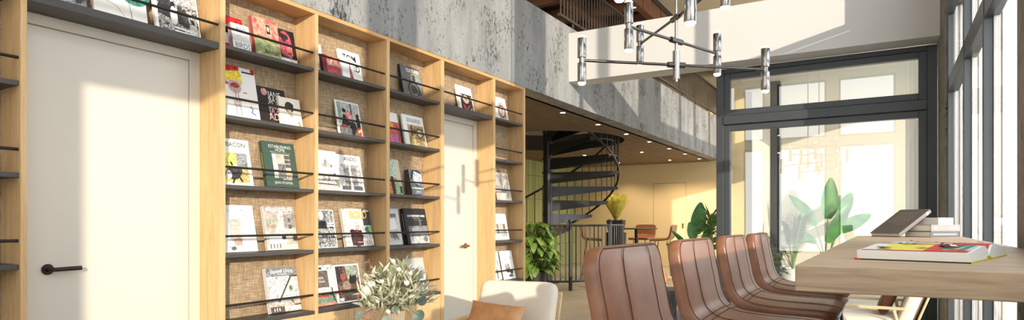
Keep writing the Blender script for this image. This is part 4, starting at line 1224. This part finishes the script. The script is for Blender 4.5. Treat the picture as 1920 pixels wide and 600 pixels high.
def open_book():
    ang = R(-14.8)
    o = MB(); W, Lh = 0.25, 0.1175
    prof = [(-W, 0.024), (-0.20, 0.027), (-0.14, 0.032), (-0.09, 0.0365), (-0.055, 0.036), (-0.03, 0.029), (-0.012, 0.018), (0.0, 0.010)]
    top = prof + [(-y, z) for y, z in reversed(prof[:-1])]
    b = empty('open_book', (0.113, 2.045, TZ), ang)
    tag(b, 'large open picture book lying at the near end of the oak table', 'book')
    c = MB()
    c.box(-Lh - 0.004, Lh + 0.004, -W - 0.004, -0.012, 0.0, 0.003, ink((206, 190, 60)))
    c.box(-Lh - 0.004, Lh + 0.004, 0.012, W + 0.004, 0.0, 0.003, ink((206, 190, 60)))
    c.tube([(-Lh - 0.004, 0, 0.005), (Lh + 0.004, 0, 0.005)], 0.0045, 10, ink((206, 190, 60)))
    c.box(-Lh - 0.0045, Lh + 0.0045, -W - 0.0045, -W - 0.0035, 0.0, 0.0034, ink((60, 50, 44)))
    c.box(-Lh - 0.005, -Lh + 0.01, -W - 0.006, -W + 0.01, 0.0008, 0.0036, ink((206, 70, 40)))
    c.build('cover', None, b)
    for nm, sl in (('page_block', slice(0, 8)), ('page_block', slice(7, 15))):
        pr = top[sl]
        vs, fs_ = [], []
        k = len(pr)
        for x in (-Lh, Lh):
            vs += [(x, y, z) for y, z in pr] + [(x, y, 0.0032 if abs(y) > 0.012 else 0.0095) for y, z in pr]
        n2 = 2 * k
        for i in range(k - 1):
            fs_ += [(i, i + 1, n2 + i + 1, n2 + i), (k + i, n2 + k + i, n2 + k + i + 1, k + i + 1)]
            fs_ += [(i, k + i, k + i + 1, i + 1), (n2 + i, n2 + i + 1, n2 + k + i + 1, n2 + k + i)]
        fs_ += [(0, n2, n2 + k, k), (k - 1, n2 - 1, n2 + n2 - 1, n2 + k - 1)]
        MB().add(vs, fs_).build(nm, PAPER, b, smooth='auto')
    # printed picture on the pages: generic brush blocks following the page curve
    def zt(y):
        for (a, za), (c_, zc) in zip(top, top[1:]):
            if a <= y <= c_:
                return za + (zc - za) * (y - a) / max(1e-9, c_ - a)
        return 0.024
    pm = MB(); lay = [0]
    def patch(x0, x1, y0, y1, col, sl=0.0):
        lay[0] += 1
        z = 0.0004 + 0.00018 * lay[0]
        n = 10
        vs = []
        for i in range(n + 1):
            y = y0 + (y1 - y0) * i / n
            vs += [(x0 + sl * i / n, y, zt(y) + z), (x1 + sl * i / n, y, zt(y) + z)]
        pm.add(vs, [(2 * i, 2 * i + 1, 2 * i + 3, 2 * i + 2) for i in range(n)], ink(col))
    patch(-.113, .113, -.243, -.02, (226, 222, 218))
    patch(-.112, .112, -.243, -.225, (206, 66, 62))
    patch(-.08, .06, -.225, -.06, (232, 214, 90))
    patch(.02, .112, -.225, -.03, (206, 72, 66))
    patch(.055, .112, -.20, -.05, (200, 206, 206))
    patch(-.112, .0, -.06, -.02, (214, 208, 204))
    patch(.045, .075, -.19, -.07, (52, 110, 84), .02)
    patch(.085, .1, -.2, -.06, (70, 140, 110), .01)
    patch(-.03, .02, -.09, -.05, (232, 150, 90))
    patch(-.113, .113, .02, .243, (214, 206, 204))
    patch(.03, .112, .02, .22, (206, 70, 66))
    patch(-.06, .04, .06, .2, (236, 160, 120))
    rnd = random.Random(8)
    for k in range(16):
        x, y = rnd.uniform(-.1, .09), rnd.uniform(-.22, -.05)
        patch(x, x + rnd.uniform(.004, .02), y, y + rnd.uniform(.01, .05), rnd.choice([(40, 36, 36), (60, 50, 46), (220, 90, 60), (40, 90, 70), (240, 236, 230)]), rnd.uniform(-.03, .03))
    for k in range(8):
        x, y = rnd.uniform(-.1, .09), rnd.uniform(.03, .2)
        patch(x, x + .006, y, y + .04, (44, 40, 40), rnd.uniform(-.03, .03))
    pm.build('printed_picture', None, b, recalc=False)
open_book()

# ------------------------------------------------------------------ lounge chairs
def cushion(mb, cx, cy, cz, sx, sy, sz, M, n=5, e=0.5, nu=28, nv=16):
    def sg(a, p):
        return math.copysign(abs(a) ** p, a)
    def f(u, v):
        th = -pi + 2 * pi * u; ph = -pi / 2 + pi * v
        x = sx * sg(cos(ph), e) * sg(cos(th), e * 0.55)
        y = sy * sg(cos(ph), e) * sg(sin(th), e * 0.55)
        z = sz * sg(sin(ph), e)
        return M @ Vector((cx + x, cy + y, cz + z))
    return mb.grid(f, nu, nv)

def pillow_mesh(w, h, d):
    mb = MB()
    n = 22
    for s in (1, -1):
        def f(u, v, s=s):
            x, y = u * 2 - 1, v * 2 - 1
            k = (1 - x ** 4) * (1 - y ** 4)
            pin = 1 - 0.10 * (1 - abs(x) ** 2) * abs(y) ** 3
            pin2 = 1 - 0.07 * (1 - abs(y) ** 2) * abs(x) ** 3
            wr = 0.004 * sin(9 * x + 4 * y) * k
            return Vector((x * w / 2 * pin2, s * (d / 2 * max(0, k) ** 0.42 + wr), y * h / 2 * pin))
        mb.grid(f, n, n, flip=(s < 0))
    return mb

def make_lounge():
    """faces local -Y; origin on the floor under the seat"""
    t = empty('lounge_chair')
    I = Matrix.Identity(4)
    m = MB(); cushion(m, 0, -0.04, 0.265, 0.285, 0.31, 0.07, I, e=0.42)
    m.build('seat_cushion', BOUC, t, smooth=True)
    B = Matrix.Translation((0, 0.27, 0.21)) @ Matrix.Rotation(R(-20), 4, 'X')
    m = MB()
    def bk(u, v):
        th = -pi + 2 * pi * u; ph = -pi / 2 + pi * v
        sg = lambda a, p: math.copysign(abs(a) ** p, a)
        x = 0.30 * sg(cos(ph), 0.35) * sg(cos(th), 0.22)
        z = 0.25 * sg(cos(ph), 0.35) * sg(sin(th), 0.22)
        y = 0.065 * sg(sin(ph), 0.6)
        return B @ Vector((x, y - 0.02 * (x / 0.3) ** 2, 0.235 + z))
    m.grid(bk, 56, 18)
    m.build('back_cushion', BOUC, t, smooth=True)
    # ash shell behind the back, side frames
    m = MB(); m.box(-0.305, 0.305, 0.062, 0.078, -0.02, 0.44, None, B)
    m.build('back_board', ASH, t, bevel=0.006)
    box(-0.29, 0.29, -0.32, 0.25, 0.155, 0.192).build('seat_rail', ASH, t, bevel=0.006)
    for s in (-1, 1):
        m = MB()
        m.box(s * 0.335 - 0.02, s * 0.335 + 0.02, -0.34, 0.30, 0.405, 0.428)
        m.build('armrest', ASH, t, bevel=0.006)
        for (y0, y1) in ((-0.30, -0.34), (0.22, 0.33)):
            MB().tube([(s * 0.335, y0, 0.406), (s * 0.335, y1, 0.0)], 0.013, 10).build('leg', ALU if False else ASH, t, smooth='auto')
        box(s * 0.318 - 0.02, s * 0.318 + 0.02, -0.30, 0.24, 0.158, 0.18).build('side_rail', ASH, t, bevel=0.004)
    return t
lc = make_lounge()
lcs = [lc, copy_tree(lc), copy_tree(lc)]
for o, p, a, lb in zip(lcs, ((-2.263, 3.577, 0), (-2.20, 7.35, 0), (-0.16, 6.20, 0)), (R(6), R(78), R(-92)),
        ('cream lounge chair in the foreground, facing the camera with a tan cushion', 'cream lounge chair behind the dark trunk table, half hidden by stools', 'cream lounge chair seen under the oak table, its back to the windows')):
    o.location = p; o.rotation_euler = (0, 0, a)
    tag(o, lb, 'lounge chair', 'cream lounge chairs')

def pillow(p, rz, tilt, w, h, d, mat, label, roll=0.0):
    o = pillow_mesh(w, h, d).build('cushion', mat, None, smooth=True, loc=p)
    o.rotation_euler = (Matrix.Rotation(rz, 3, 'Z') @ Matrix.Rotation(tilt, 3, 'X') @ Matrix.Rotation(roll, 3, 'Y')).to_euler()
    md = o.modifiers.new('s', 'SUBSURF'); md.levels = 1; md.render_levels = 1
    tag(o, label, 'cushion')
    return o
pillow((-2.310, 3.645, 0.447), R(6), R(-30), 0.42, 0.22, 0.10, CUSH, 'tan leather cushion on the foreground lounge chair', R(4))
pillow((-2.37, 7.39, 0.47), R(78), R(-24), 0.40, 0.27, 0.10, CUSH, 'tan leather cushion on the lounge chair behind the trunk table')
pillow((0.012, 6.2, 0.46), R(-92), R(-24), 0.36, 0.25, 0.10, CUSHB, 'dark brown glossy cushion on the chair seen under the oak table')

# ------------------------------------------------------------------ trunk table
def barkmat():
    m, nt, N, L, b = newmat('petrified_bark')
    n1 = noise(N, L, coords(N, L, (16, 16, 3)), 1.3, 7, 0.7, 1.4)
    c = ramp(N, L, n1, [(0.35, (30, 28, 28)), (0.52, (64, 60, 58)), (0.62, (120, 112, 106)), (0.75, (52, 48, 46))])
    L.new(c, b.inputs['Base Color'])
    b.inputs['Roughness'].default_value = 0.4
    bump(N, L, b, n1, 0.8, 0.03)
    return m
def trunk():
    rnd = random.Random(3)
    ph = [rnd.uniform(0, 6.28) for _ in range(8)]
    m = MB(); n = 72
    prof = [(0.0001, 0.0), (0.22, 0.0), (0.215, 0.08), (0.21, 0.16), (0.21, 0.24), (0.215, 0.32), (0.225, 0.40), (0.222, 0.425), (0.0001, 0.428)]
    vs = []
    for (r, z) in prof:
        for j in range(n):
            a = 2 * pi * j / n
            k = 1 + 0.05 * sin(3 * a + ph[0]) + 0.04 * sin(7 * a + ph[1] + z * 3) + 0.03 * sin(13 * a + ph[2] - z * 5)
            vs.append((r * k * cos(a), r * k * sin(a), z))
    fs_ = []
    for i in range(len(prof) - 1):
        for j in range(n):
            fs_.append((i * n + j, i * n + (j + 1) % n, (i + 1) * n + (j + 1) % n, (i + 1) * n + j))
    o = m.add(vs, fs_).build('trunk_table', barkmat(), None, smooth='auto', loc=(-1.93, 6.32, 0))
    tag(o, 'dark petrified tree trunk side table with a fluted bark side', 'side table')
trunk()

# ------------------------------------------------------------------ vase with dried flowers on a low table
VX, VY, VT = -1.945, 2.215, 0.43
ct = empty('coffee_table', (VX, VY, 0))
tag(ct, 'low round oak coffee table under the ribbed vase', 'coffee table')
MB().lathe([(0.0001, VT - 0.03), (0.30, VT - 0.03), (0.31, VT - 0.015), (0.305, VT), (0.0001, VT)], 48).build('tabletop', TABLE, ct, smooth='auto')
MB().lathe([(0.0001, 0), (0.18, 0), (0.12, 0.02), (0.07, 0.2), (0.1, VT - 0.03), (0.0001, VT - 0.03)], 36).build('pedestal', TABLE, ct, smooth='auto')
vs_ = MB().lathe([(0.0001, 0.0), (0.042, 0.0), (0.046, 0.01), (0.043, 0.12), (0.040, 0.20), (0.042, 0.268), (0.037, 0.268), (0.035, 0.2), (0.038, 0.03), (0.0001, 0.02)], 96, None, (0, 0, 0), (20, 0.06))
vo = vs_.build('vase', plain('vase_glaze', (186, 170, 150), 0.15, 0.25), None, smooth='auto', loc=(VX, VY, VT))
tag(vo, 'ribbed taupe vase holding the dried bouquet', 'vase')

def bouquet():
    rnd = random.Random(11)
    t = empty('dried_bouquet', (VX, VY, VT + 0.20))
    tag(t, 'bouquet of pale dried foliage, white blossoms and eucalyptus in the ribbed vase', 'bouquet')
    stems, lv, lv2, euc, blo, tw = MB(), MB(), MB(), MB(), MB(), MB()
    stemm = leafmat('bouquet_stem', (92, 84, 58), (120, 110, 78), 0.6, 12, 0.0)
    for i in range(135):
        az = rnd.uniform(0, 2 * pi); sp = rnd.uniform(0.1, 1.0) ** 0.7
        top = Vector((cos(az) * 0.175 * sp, sin(az) * 0.175 * sp, 0.265 - 0.15 * sp ** 2 + rnd.uniform(-0.03, 0.02)))
        b0 = Vector((cos(az) * 0.015, sin(az) * 0.015, -0.1))
        mid = Vector((cos(az) * 0.014 * (1 + sp), sin(az) * 0.014 * (1 + sp), 0.08))
        pts = [b0, mid, mid.lerp(top, 0.5) + Vector((0, 0, 0.012)), top]
        stems.tube(pts, [0.0018, 0.0016, 0.0013, 0.0009], 5)
        k = rnd.randint(7, 11)
        dirv = (top - mid).normalized()
        for j in range(k):
            f = 0.32 + 0.68 * j / (k - 1)
            p = mid.lerp(top, f)
            rd = Vector((rnd.uniform(-1, 1), rnd.uniform(-1, 1), rnd.uniform(-0.3, 0.9))).normalized()
            d = (dirv * 0.8 + rd * 0.75).normalized()
            (lv if rnd.random() < 0.62 else lv2).leaf(p, d, rd.cross(dirv) + Vector((0, 0, 0.2)), rnd.uniform(0.035, 0.065), rnd.uniform(0.008, 0.014), rnd.uniform(-0.4, 0.9), None, 4, 0.3)
    V = lambda lat, dep, z: RGT * lat + FWD * dep + Vector((0, 0, z))
    # eucalyptus: round grey green leaves
    for lat, dep, z, r in ((-0.155, -0.03, 0.045, 0.032), (-0.12, -0.06, -0.02, 0.032), (-0.085, -0.08, -0.035, 0.03), (0.12, -0.06, 0.05, 0.034), (0.105, -0.07, 0.02, 0.028), (0.13, -0.02, 0.115, 0.028), (-0.02, -0.1, 0.04, 0.022), (-0.09, 0.03, 0.21, 0.024), (0.02, -0.1, 0.085, 0.02)):
        c = V(lat, dep, z)
        ax = Vector((rnd.uniform(-.4, .4), -1, rnd.uniform(-.2, .6))).normalized()
        x = ax.cross(Vector((0, 0, 1))).normalized(); y = x.cross(ax)
        vs = [c] + [c + (x * cos(2 * pi * i / 16) + y * sin(2 * pi * i / 16) * 0.86) * r + ax * 0.006 for i in range(16)]
        euc.add(vs, [(0, 1 + i, 1 + (i + 1) % 16) for i in range(16)])
        stems.tube([Vector((0, 0, 0.075)), Vector((c.x * 0.4, c.y * 0.4, max(0.095, c.z * 0.7))), c], [0.0018, 0.0015, 0.001], 5)
    # white blossoms
    for lat, dep, z, r in ((-0.115, -0.07, 0.14, 0.034), (-0.09, -0.08, 0.175, 0.026), (-0.075, -0.1, 0.085, 0.02), (-0.01, -0.11, 0.065, 0.016), (0.03, -0.08, 0.25, 0.016), (0.07, -0.1, 0.19, 0.018), (-0.04, -0.1, 0.2, 0.016), (0.0, -0.05, 0.285, 0.016), (0.05, -0.12, 0.12, 0.015), (-0.055, -0.12, 0.115, 0.016), (0.085, -0.09, 0.235, 0.014), (-0.13, -0.03, 0.22, 0.014)):
        c = V(lat, dep, z)
        for q in range(11):
            a = q * 2.4
            rr = 0.35 + 0.65 * q / 11
            d = Vector((cos(a) * rr, sin(a) * rr - 0.4, 0.5)).normalized()
            blo.leaf(c, d, Vector((0, 0, 1)), r * 1.6, r * 1.25, -0.9, None, 4, 0.35)
    # pinkish twigs
    for i in range(10):
        az = R(30.77 + 180 + rnd.uniform(-55, 50)); ln = rnd.uniform(0.15, 0.2)
        z1 = rnd.choice([0.02, 0.24, 0.26, 0.22])
        tip = Vector((cos(az) * ln, sin(az) * ln, z1 + rnd.uniform(-0.02, 0.03)))
        tw.tube([Vector((0, 0, 0.075)), Vector((tip.x * 0.45, tip.y * 0.45, max(0.1, tip.z * 0.6))), tip], [0.0013, 0.001, 0.0007], 5)
        for k in range(14):
            p = Vector((tip.x * 0.45, tip.y * 0.45, max(0.1, tip.z * 0.6))).lerp(tip, 0.3 + 0.7 * rnd.random()) + Vector((rnd.uniform(-1, 1), rnd.uniform(-1, 1), rnd.uniform(-1, 1))) * 0.014
            tw.leaf(p, Vector((rnd.uniform(-1, 1), rnd.uniform(-1, 1), 1)), Vector((1, 0, 0)), 0.009, 0.007, 0.3, None, 3)
    stems.build('stems', stemm, t, smooth='auto')
    lv.build('pale_leaves', leafmat('dried_leaf_cream', (204, 200, 172), (236, 232, 212), 0.6, 20, 0.3), t, recalc=False)
    lv2.build('sage_leaves', leafmat('dried_leaf_sage', (106, 114, 82), (166, 170, 134), 0.6, 20, 0.3), t, recalc=False)
    euc.build('eucalyptus_leaves', leafmat('eucalyptus', (126, 146, 136), (154, 170, 160), 0.55, 20, 0.2), t, recalc=False)
    blo.build('blossoms', leafmat('white_petal', (236, 234, 222), (248, 246, 240), 0.6, 20, 0.3), t, recalc=False)
    tw.build('heather_twigs', leafmat('twig_pink', (150, 112, 110), (190, 150, 140), 0.7, 30, 0.1), t, recalc=False)
bouquet()

# ------------------------------------------------------------------ plants
SOIL = plain('potting_soil', (52, 40, 30), 0.95)
def pot(t, r0, r1, h, mat, name='pot'):
    MB().lathe([(0.0001, 0), (r0, 0), (r1, h), (r1 - 0.012, h), (r1 - 0.018, h - 0.03), (0.0001, h - 0.03)], 36).build(name, mat, t, smooth='auto')
    MB().cyl((0, 0), r1 - 0.02, h - 0.035, h - 0.02, 24).build('soil', SOIL, t)

def trailing_plant():
    rnd = random.Random(5)
    t = empty('leafy_plant', (-4.62, 8.42, 0))
    tag(t, 'tall bushy plant with big ribbed green leaves at the end of the bookcase', 'plant')
    pot(t, 0.17, 0.21, 0.36, plain('pot_black', (34, 32, 32), 0.5))
    st, lv = MB(), MB()
    for i in range(150):
        z = rnd.uniform(0.36, 1.10)
        az = rnd.uniform(0, 2 * pi)
        r = 0.10 + 0.24 * (1 - abs(z - 0.62) / 0.6) * rnd.uniform(0.6, 1)
        p = Vector((cos(az) * r, sin(az) * r, z))
        st.tube([(cos(az) * 0.02, sin(az) * 0.02, max(0.3, z - 0.25)), p * 0.6 + Vector((0, 0, z * 0.4)), p], [0.005, 0.004, 0.003], 5)
        lv.leaf(p, Vector((cos(az), sin(az), rnd.uniform(-0.5, 0.4))), Vector((0, 0, 1)), rnd.uniform(0.15, 0.22), rnd.uniform(0.10, 0.14), rnd.uniform(0.7, 1.5), None, 6, 0.22, 1.0, lambda u: sin(pi * min(1, (u * 0.96 + 0.04)) ** 0.62) ** 0.8)
    st.build('stems', leafmat('stem_green', (70, 90, 40), (96, 116, 56), 0.6, 8, 0), t, smooth='auto')
    lv.build('leaves', leafmat('ribbed_leaf', (74, 112, 44), (128, 160, 74), 0.42, 26, 0.3), t, smooth=True, recalc=False)
trailing_plant()

def rosette_plant(loc, h0, label, n, L0, L1, wd, mat, pots, seed, spread=(0.15, 0.9), curl=0.6, name='potted_plant'):
    rnd = random.Random(seed)
    t = empty(name, loc)
    tag(t, label, 'plant')
    pot(t, *pots)
    lv = MB()
    for i in range(n):
        az = i * 2.4 + rnd.uniform(-.3, .3)
        q = spread[0] + (spread[1] - spread[0]) * (i / n)
        d = Vector((cos(az) * q, sin(az) * q, 1.0)).normalized()
        lv.leaf((cos(az) * 0.02, sin(az) * 0.02, h0), d, Vector((cos(az + pi), sin(az + pi), 0.2)), rnd.uniform(L0, L1), rnd.uniform(*wd), -rnd.uniform(0.3, 1.0) * curl if False else curl * rnd.uniform(0.4, 1.1), None, 7, 0.22, 1.0, lambda u: 0.12 + 0.88 * sin(pi * min(1.0, u * 0.97)) ** 0.9 * (0.35 + 0.65 * u))
    lv.build('leaves', mat, t, smooth=True, recalc=False)
    return t
# tall planter with a yellow green plant behind the guard rail
pl = empty('tall_planter', (-4.55, 11.62, 0))
tag(pl, 'tall black planter column behind the guard rail', 'planter')
MB().lathe([(0.0001, 0), (0.17, 0), (0.20, 0.86), (0.20, 0.90), (0.0001, 0.90)], 36).build('planter_body', plain('pot_black', (34, 32, 32), 0.5), pl, smooth='auto')
rosette_plant((-4.55, 11.62, 0.90), 0.22, 'yellow green leafy plant in a black pot on the tall planter', 44, 0.40, 0.60, (0.13, 0.18), leafmat('lime_leaf', (186, 186, 66), (242, 234, 130), 0.4, 10, 0.35), (0.15, 0.19, 0.24, plain('pot_black', (34, 32, 32), 0.5)), 2, (0.05, 0.50), 0.35)

def paddle_plant(loc, label, specs, mat, potspec, seed, name='bird_of_paradise'):
    rnd = random.Random(seed)
    t = empty(name, loc)
    tag(t, label, 'plant')
    pot(t, *potspec)
    st, lv = MB(), MB()
    for (lat, dep, z, L, w, dl, dd, dz, cu) in specs:
        p = RGT * lat + FWD * dep + Vector((0, 0, z))
        b = Vector((rnd.uniform(-.05, .05), rnd.uniform(-.05, .05), potspec[2] - 0.03))
        st.tube([b, b.lerp(p, 0.5) + Vector((0, 0, 0.04)), p], [0.012, 0.010, 0.006], 7)
        d = (RGT * dl + FWD * dd + Vector((0, 0, dz))).normalized()
        lv.leaf(p, d, -FWD * 0.8 + Vector((0, 0, 0.5)), L, w, cu, None, 9, 0.18, 1.0, lambda u: sin(pi * min(1, u * 0.93 + 0.04) ** 0.8) ** 0.7)
    st.build('stalks', leafmat('stalk_green', (84, 110, 50), (110, 136, 66), 0.5, 8, 0), t, smooth='auto')
    lv.build('leaves', mat, t, smooth=True, recalc=False)
    return t
BANANA = leafmat('paddle_leaf', (38, 92, 44), (78, 140, 62), 0.35, 6, 0.3)
paddle_plant((-2.36, 9.05, 0), 'potted plant with broad dark paddle leaves beside the partition post', [
    (0.03, 0.0, 0.93, 0.46, 0.22, 0.14, -0.05, 1, 0.1), (0.12, -0.08, 0.92, 0.42, 0.13, 0.65, -0.1, 1, 0.2), (0.05, -0.12, 0.72, 0.40, 0.12, 0.45, -0.2, 1, 0.3),
    (-0.10, 0.0, 0.75, 0.32, 0.08, -0.75, -0.05, 0.9, 0.3), (-0.12, -0.05, 0.72, 0.30, 0.10, -1, -0.1, 0.35, 0.4), (-0.02, -0.05, 0.85, 0.26, 0.16, -0.25, -0.15, 1, 0.2),
    (0.16, -0.05, 0.80, 0.34, 0.09, 1, -0.1, 0.45, 0.5), (0.1, 0.05, 0.7, 0.36, 0.1, 0.9, 0.0, 0.25, 0.4), (-0.06, -0.12, 0.6, 0.34, 0.12, -0.4, -0.4, 0.6, 0.6), (0.02, -0.15, 0.55, 0.34, 0.11, 0.2, -0.5, 0.6, 0.6)],
    BANANA, (0.16, 0.2, 0.34, plain('pot_clay', (196, 186, 172), 0.7)), 3)

def spiky(loc, label, n, L, seed, potspec, z0, mat, trunk=True):
    rnd = random.Random(seed)
    t = empty('dracaena', loc)
    tag(t, label, 'plant')
    pot(t, *potspec)
    MB().tube([(0, 0, potspec[2] - 0.03), (0.01, 0, z0 * 0.6), (0, 0.01, z0)], 0.016, 8).build('trunk', plain('plant_trunk', (120, 98, 70), 0.8), t, smooth='auto')
    lv = MB()
    for i in range(n):
        az = rnd.uniform(0, 2 * pi); el = rnd.uniform(-0.3, 1.2)
        lv.leaf((0, 0, z0 - rnd.uniform(0, 0.25)), Vector((cos(az) * cos(el), sin(az) * cos(el), sin(el))), Vector((0, 0, 1)), L * rnd.uniform(.7, 1.1), 0.024, rnd.uniform(0.2, 0.9), None, 5, 0.3)
    lv.build('leaves', mat, t, recalc=False)
spiky((-1.98, 8.45, 0), 'narrow leaved dracaena against the partition post', 90, 0.34, 6, (0.12, 0.15, 0.3, plain('pot_clay', (196, 186, 172), 0.7)), 1.15, leafmat('dracaena_leaf', (48, 84, 36), (96, 128, 60), 0.45, 8, 0.25))

# plants in the glazed porch
def fan_palm():
    rnd = random.Random(9)
    t = empty('fan_palm', (-1.12, 9.55, 0))
    tag(t, 'palm with fringed fronds in a white pot behind the glass partition', 'plant')
    pot(t, 0.15, 0.18, 0.46, plain('pot_white', (232, 228, 220), 0.5))
    st, lv = MB(), MB()
    for i in range(16):
        az = rnd.uniform(0, 2 * pi); q = rnd.uniform(0.25, 1.0)
        z1 = rnd.uniform(0.9, 1.55) - 0.35 * q
        end = Vector((cos(az) * 0.42 * q, sin(az) * 0.25 * q, z1))
        b = Vector((0, 0, 0.43))
        mid = b.lerp(end, 0.5) + Vector((0, 0, 0.14))
        pts = []
        for k in range(9):
            u = k / 8
            pts.append(b * (1 - u) ** 2 + mid * 2 * u * (1 - u) + end * u * u)
        st.tube(pts, 0.006, 6)
        for k in range(16):
            u = 0.42 + 0.58 * k / 15
            p = b * (1 - u) ** 2 + mid * 2 * u * (1 - u) + end * u * u
            tg = ((mid - b) * (1 - u) + (end - mid) * u).normalized()
            sd = tg.cross(Vector((0, 0, 1))).normalized()
            for s in (-1, 1):
                lv.leaf(p, tg * 0.7 + sd * s, Vector((0, 0, 1)), 0.22 * (1.05 - abs(u - 0.65)), 0.020, 0.5, None, 4, 0.3)
    st.build('stalks', leafmat('stalk_green', (84, 110, 50), (110, 136, 66), 0.5, 8, 0), t, smooth='auto')
    lv.build('fronds', leafmat('palm_leaf', (54, 96, 40), (120, 156, 76), 0.45, 8, 0.3), t, recalc=False)
fan_palm()
paddle_plant((-0.78, 10.6, 0), 'broad leaved banana plant behind the glass partition', [
    (0.02, 0, 1.15, 0.62, 0.26, 0.05, -0.1, 1, 0.1), (-0.18, -0.05, 1.05, 0.60, 0.2, -0.7, -0.1, 1, 0.4), (0.15, -0.05, 0.95, 0.62, 0.2, 0.9, -0.1, 0.6, 0.5), (-0.05, -0.12, 0.8, 0.62, 0.2, 0.45, -0.3, 1, 0.3), (-0.2, -0.1, 0.8, 0.55, 0.18, -1, -0.2, 0.5, 0.6), (0.2, 0.05, 1.15, 0.5, 0.2, 0.6, 0.1, 1, 0.3)],
    BANANA, (0.16, 0.2, 0.36, plain('pot_clay', (196, 186, 172), 0.7)), 13, 'banana_plant')
def low_bush(loc, label, n, R0, z0, z1, seed, mat):
    rnd = random.Random(seed)
    t = empty('leafy_shrub', loc)
    tag(t, label, 'plant')
    pot(t, 0.11, 0.14, 0.2, plain('pot_black', (34, 32, 32), 0.5))
    st, lv = MB(), MB()
    for i in range(n):
        az = rnd.uniform(0, 2 * pi); r = R0 * rnd.uniform(0.2, 1); z = rnd.uniform(z0, z1)
        p = Vector((cos(az) * r, sin(az) * r, z))
        st.tube([(0, 0, 0.18), p * 0.5 + Vector((0, 0, 0.12)), p], [0.004, 0.003, 0.002], 5)
        for k in range(3):
            a2 = az + rnd.uniform(-1.2, 1.2)
            lv.leaf(p, Vector((cos(a2), sin(a2), rnd.uniform(-.3, .6))), Vector((0, 0, 1)), rnd.uniform(.07, .12), rnd.uniform(.04, .06), 0.7, None, 5, 0.25)
    st.build('stems', leafmat('stem_green', (70, 90, 40), (96, 116, 56), 0.6, 8, 0), t, smooth='auto')
    lv.build('leaves', mat, t, smooth=True, recalc=False)
low_bush((-1.28, 8.45, 0), 'small dark leafy shrub behind the farthest stool and the glass', 70, 0.20, 0.25, 0.78, 21, leafmat('shrub_leaf', (44, 74, 30), (84, 116, 50), 0.45, 14, 0.25))

# ------------------------------------------------------------------ light
w = bpy.data.worlds.new('world'); sc.world = w
w.use_nodes = True
N, L = w.node_tree.nodes, w.node_tree.links
bg = N['Background']
tc = N.new('ShaderNodeTexCoord'); sp = N.new('ShaderNodeSeparateXYZ')
L.new(tc.outputs['Generated'], sp.inputs[0])
cr = N.new('ShaderNodeValToRGB')
cr.color_ramp.elements[0].position = 0.0; cr.color_ramp.elements[0].color = (0.98, 0.97, 0.95, 1)
cr.color_ramp.elements[1].position = 0.6; cr.color_ramp.elements[1].color = (0.78, 0.88, 1.0, 1)
L.new(sp.outputs['Z'], cr.inputs['Fac'])
L.new(cr.outputs['Color'], bg.inputs['Color'])
bg.inputs['Strength'].default_value = 4.2

sd = Vector((-1, 0.84, -0.25)).normalized()
s = bpy.data.lights.new('sun', 'SUN'); s.energy = 5.0; s.color = (1.0, 0.88, 0.71); s.angle = R(0.6)
so = bpy.data.objects.new('sun', s); COL.objects.link(so)
so.rotation_euler = sd.to_track_quat('-Z', 'Y').to_euler()
so.location = (6, -4, 5)

# ------------------------------------------------------------------ camera
cam = bpy.data.cameras.new('camera')
cam.sensor_fit = 'HORIZONTAL'; cam.sensor_width = 36.0
cam.lens = 1179.0 / 1920.0 * 36.0
cam.shift_y = (416 - 300) / 1920.0
cam.clip_start = 0.02; cam.clip_end = 200
co = bpy.data.objects.new('camera', cam); COL.objects.link(co)
co.location = (0, 0, 1.106)
co.rotation_euler = (R(90), 0, R(30.77))
sc.camera = co

sc.view_settings.view_transform = 'Standard'
sc.view_settings.look = 'None'
sc.view_settings.gamma = 1.0
sc.view_settings.exposure = -0.14
sc.view_settings.use_curve_mapping = False
sc.cycles.max_bounces = 10
sc.cycles.diffuse_bounces = 5
sc.cycles.glossy_bounces = 5
sc.cycles.transparent_max_bounces = 16
sc.cycles.sample_clamp_indirect = 6.0
sc.cycles.caustics_reflective = False
sc.cycles.caustics_refractive = False
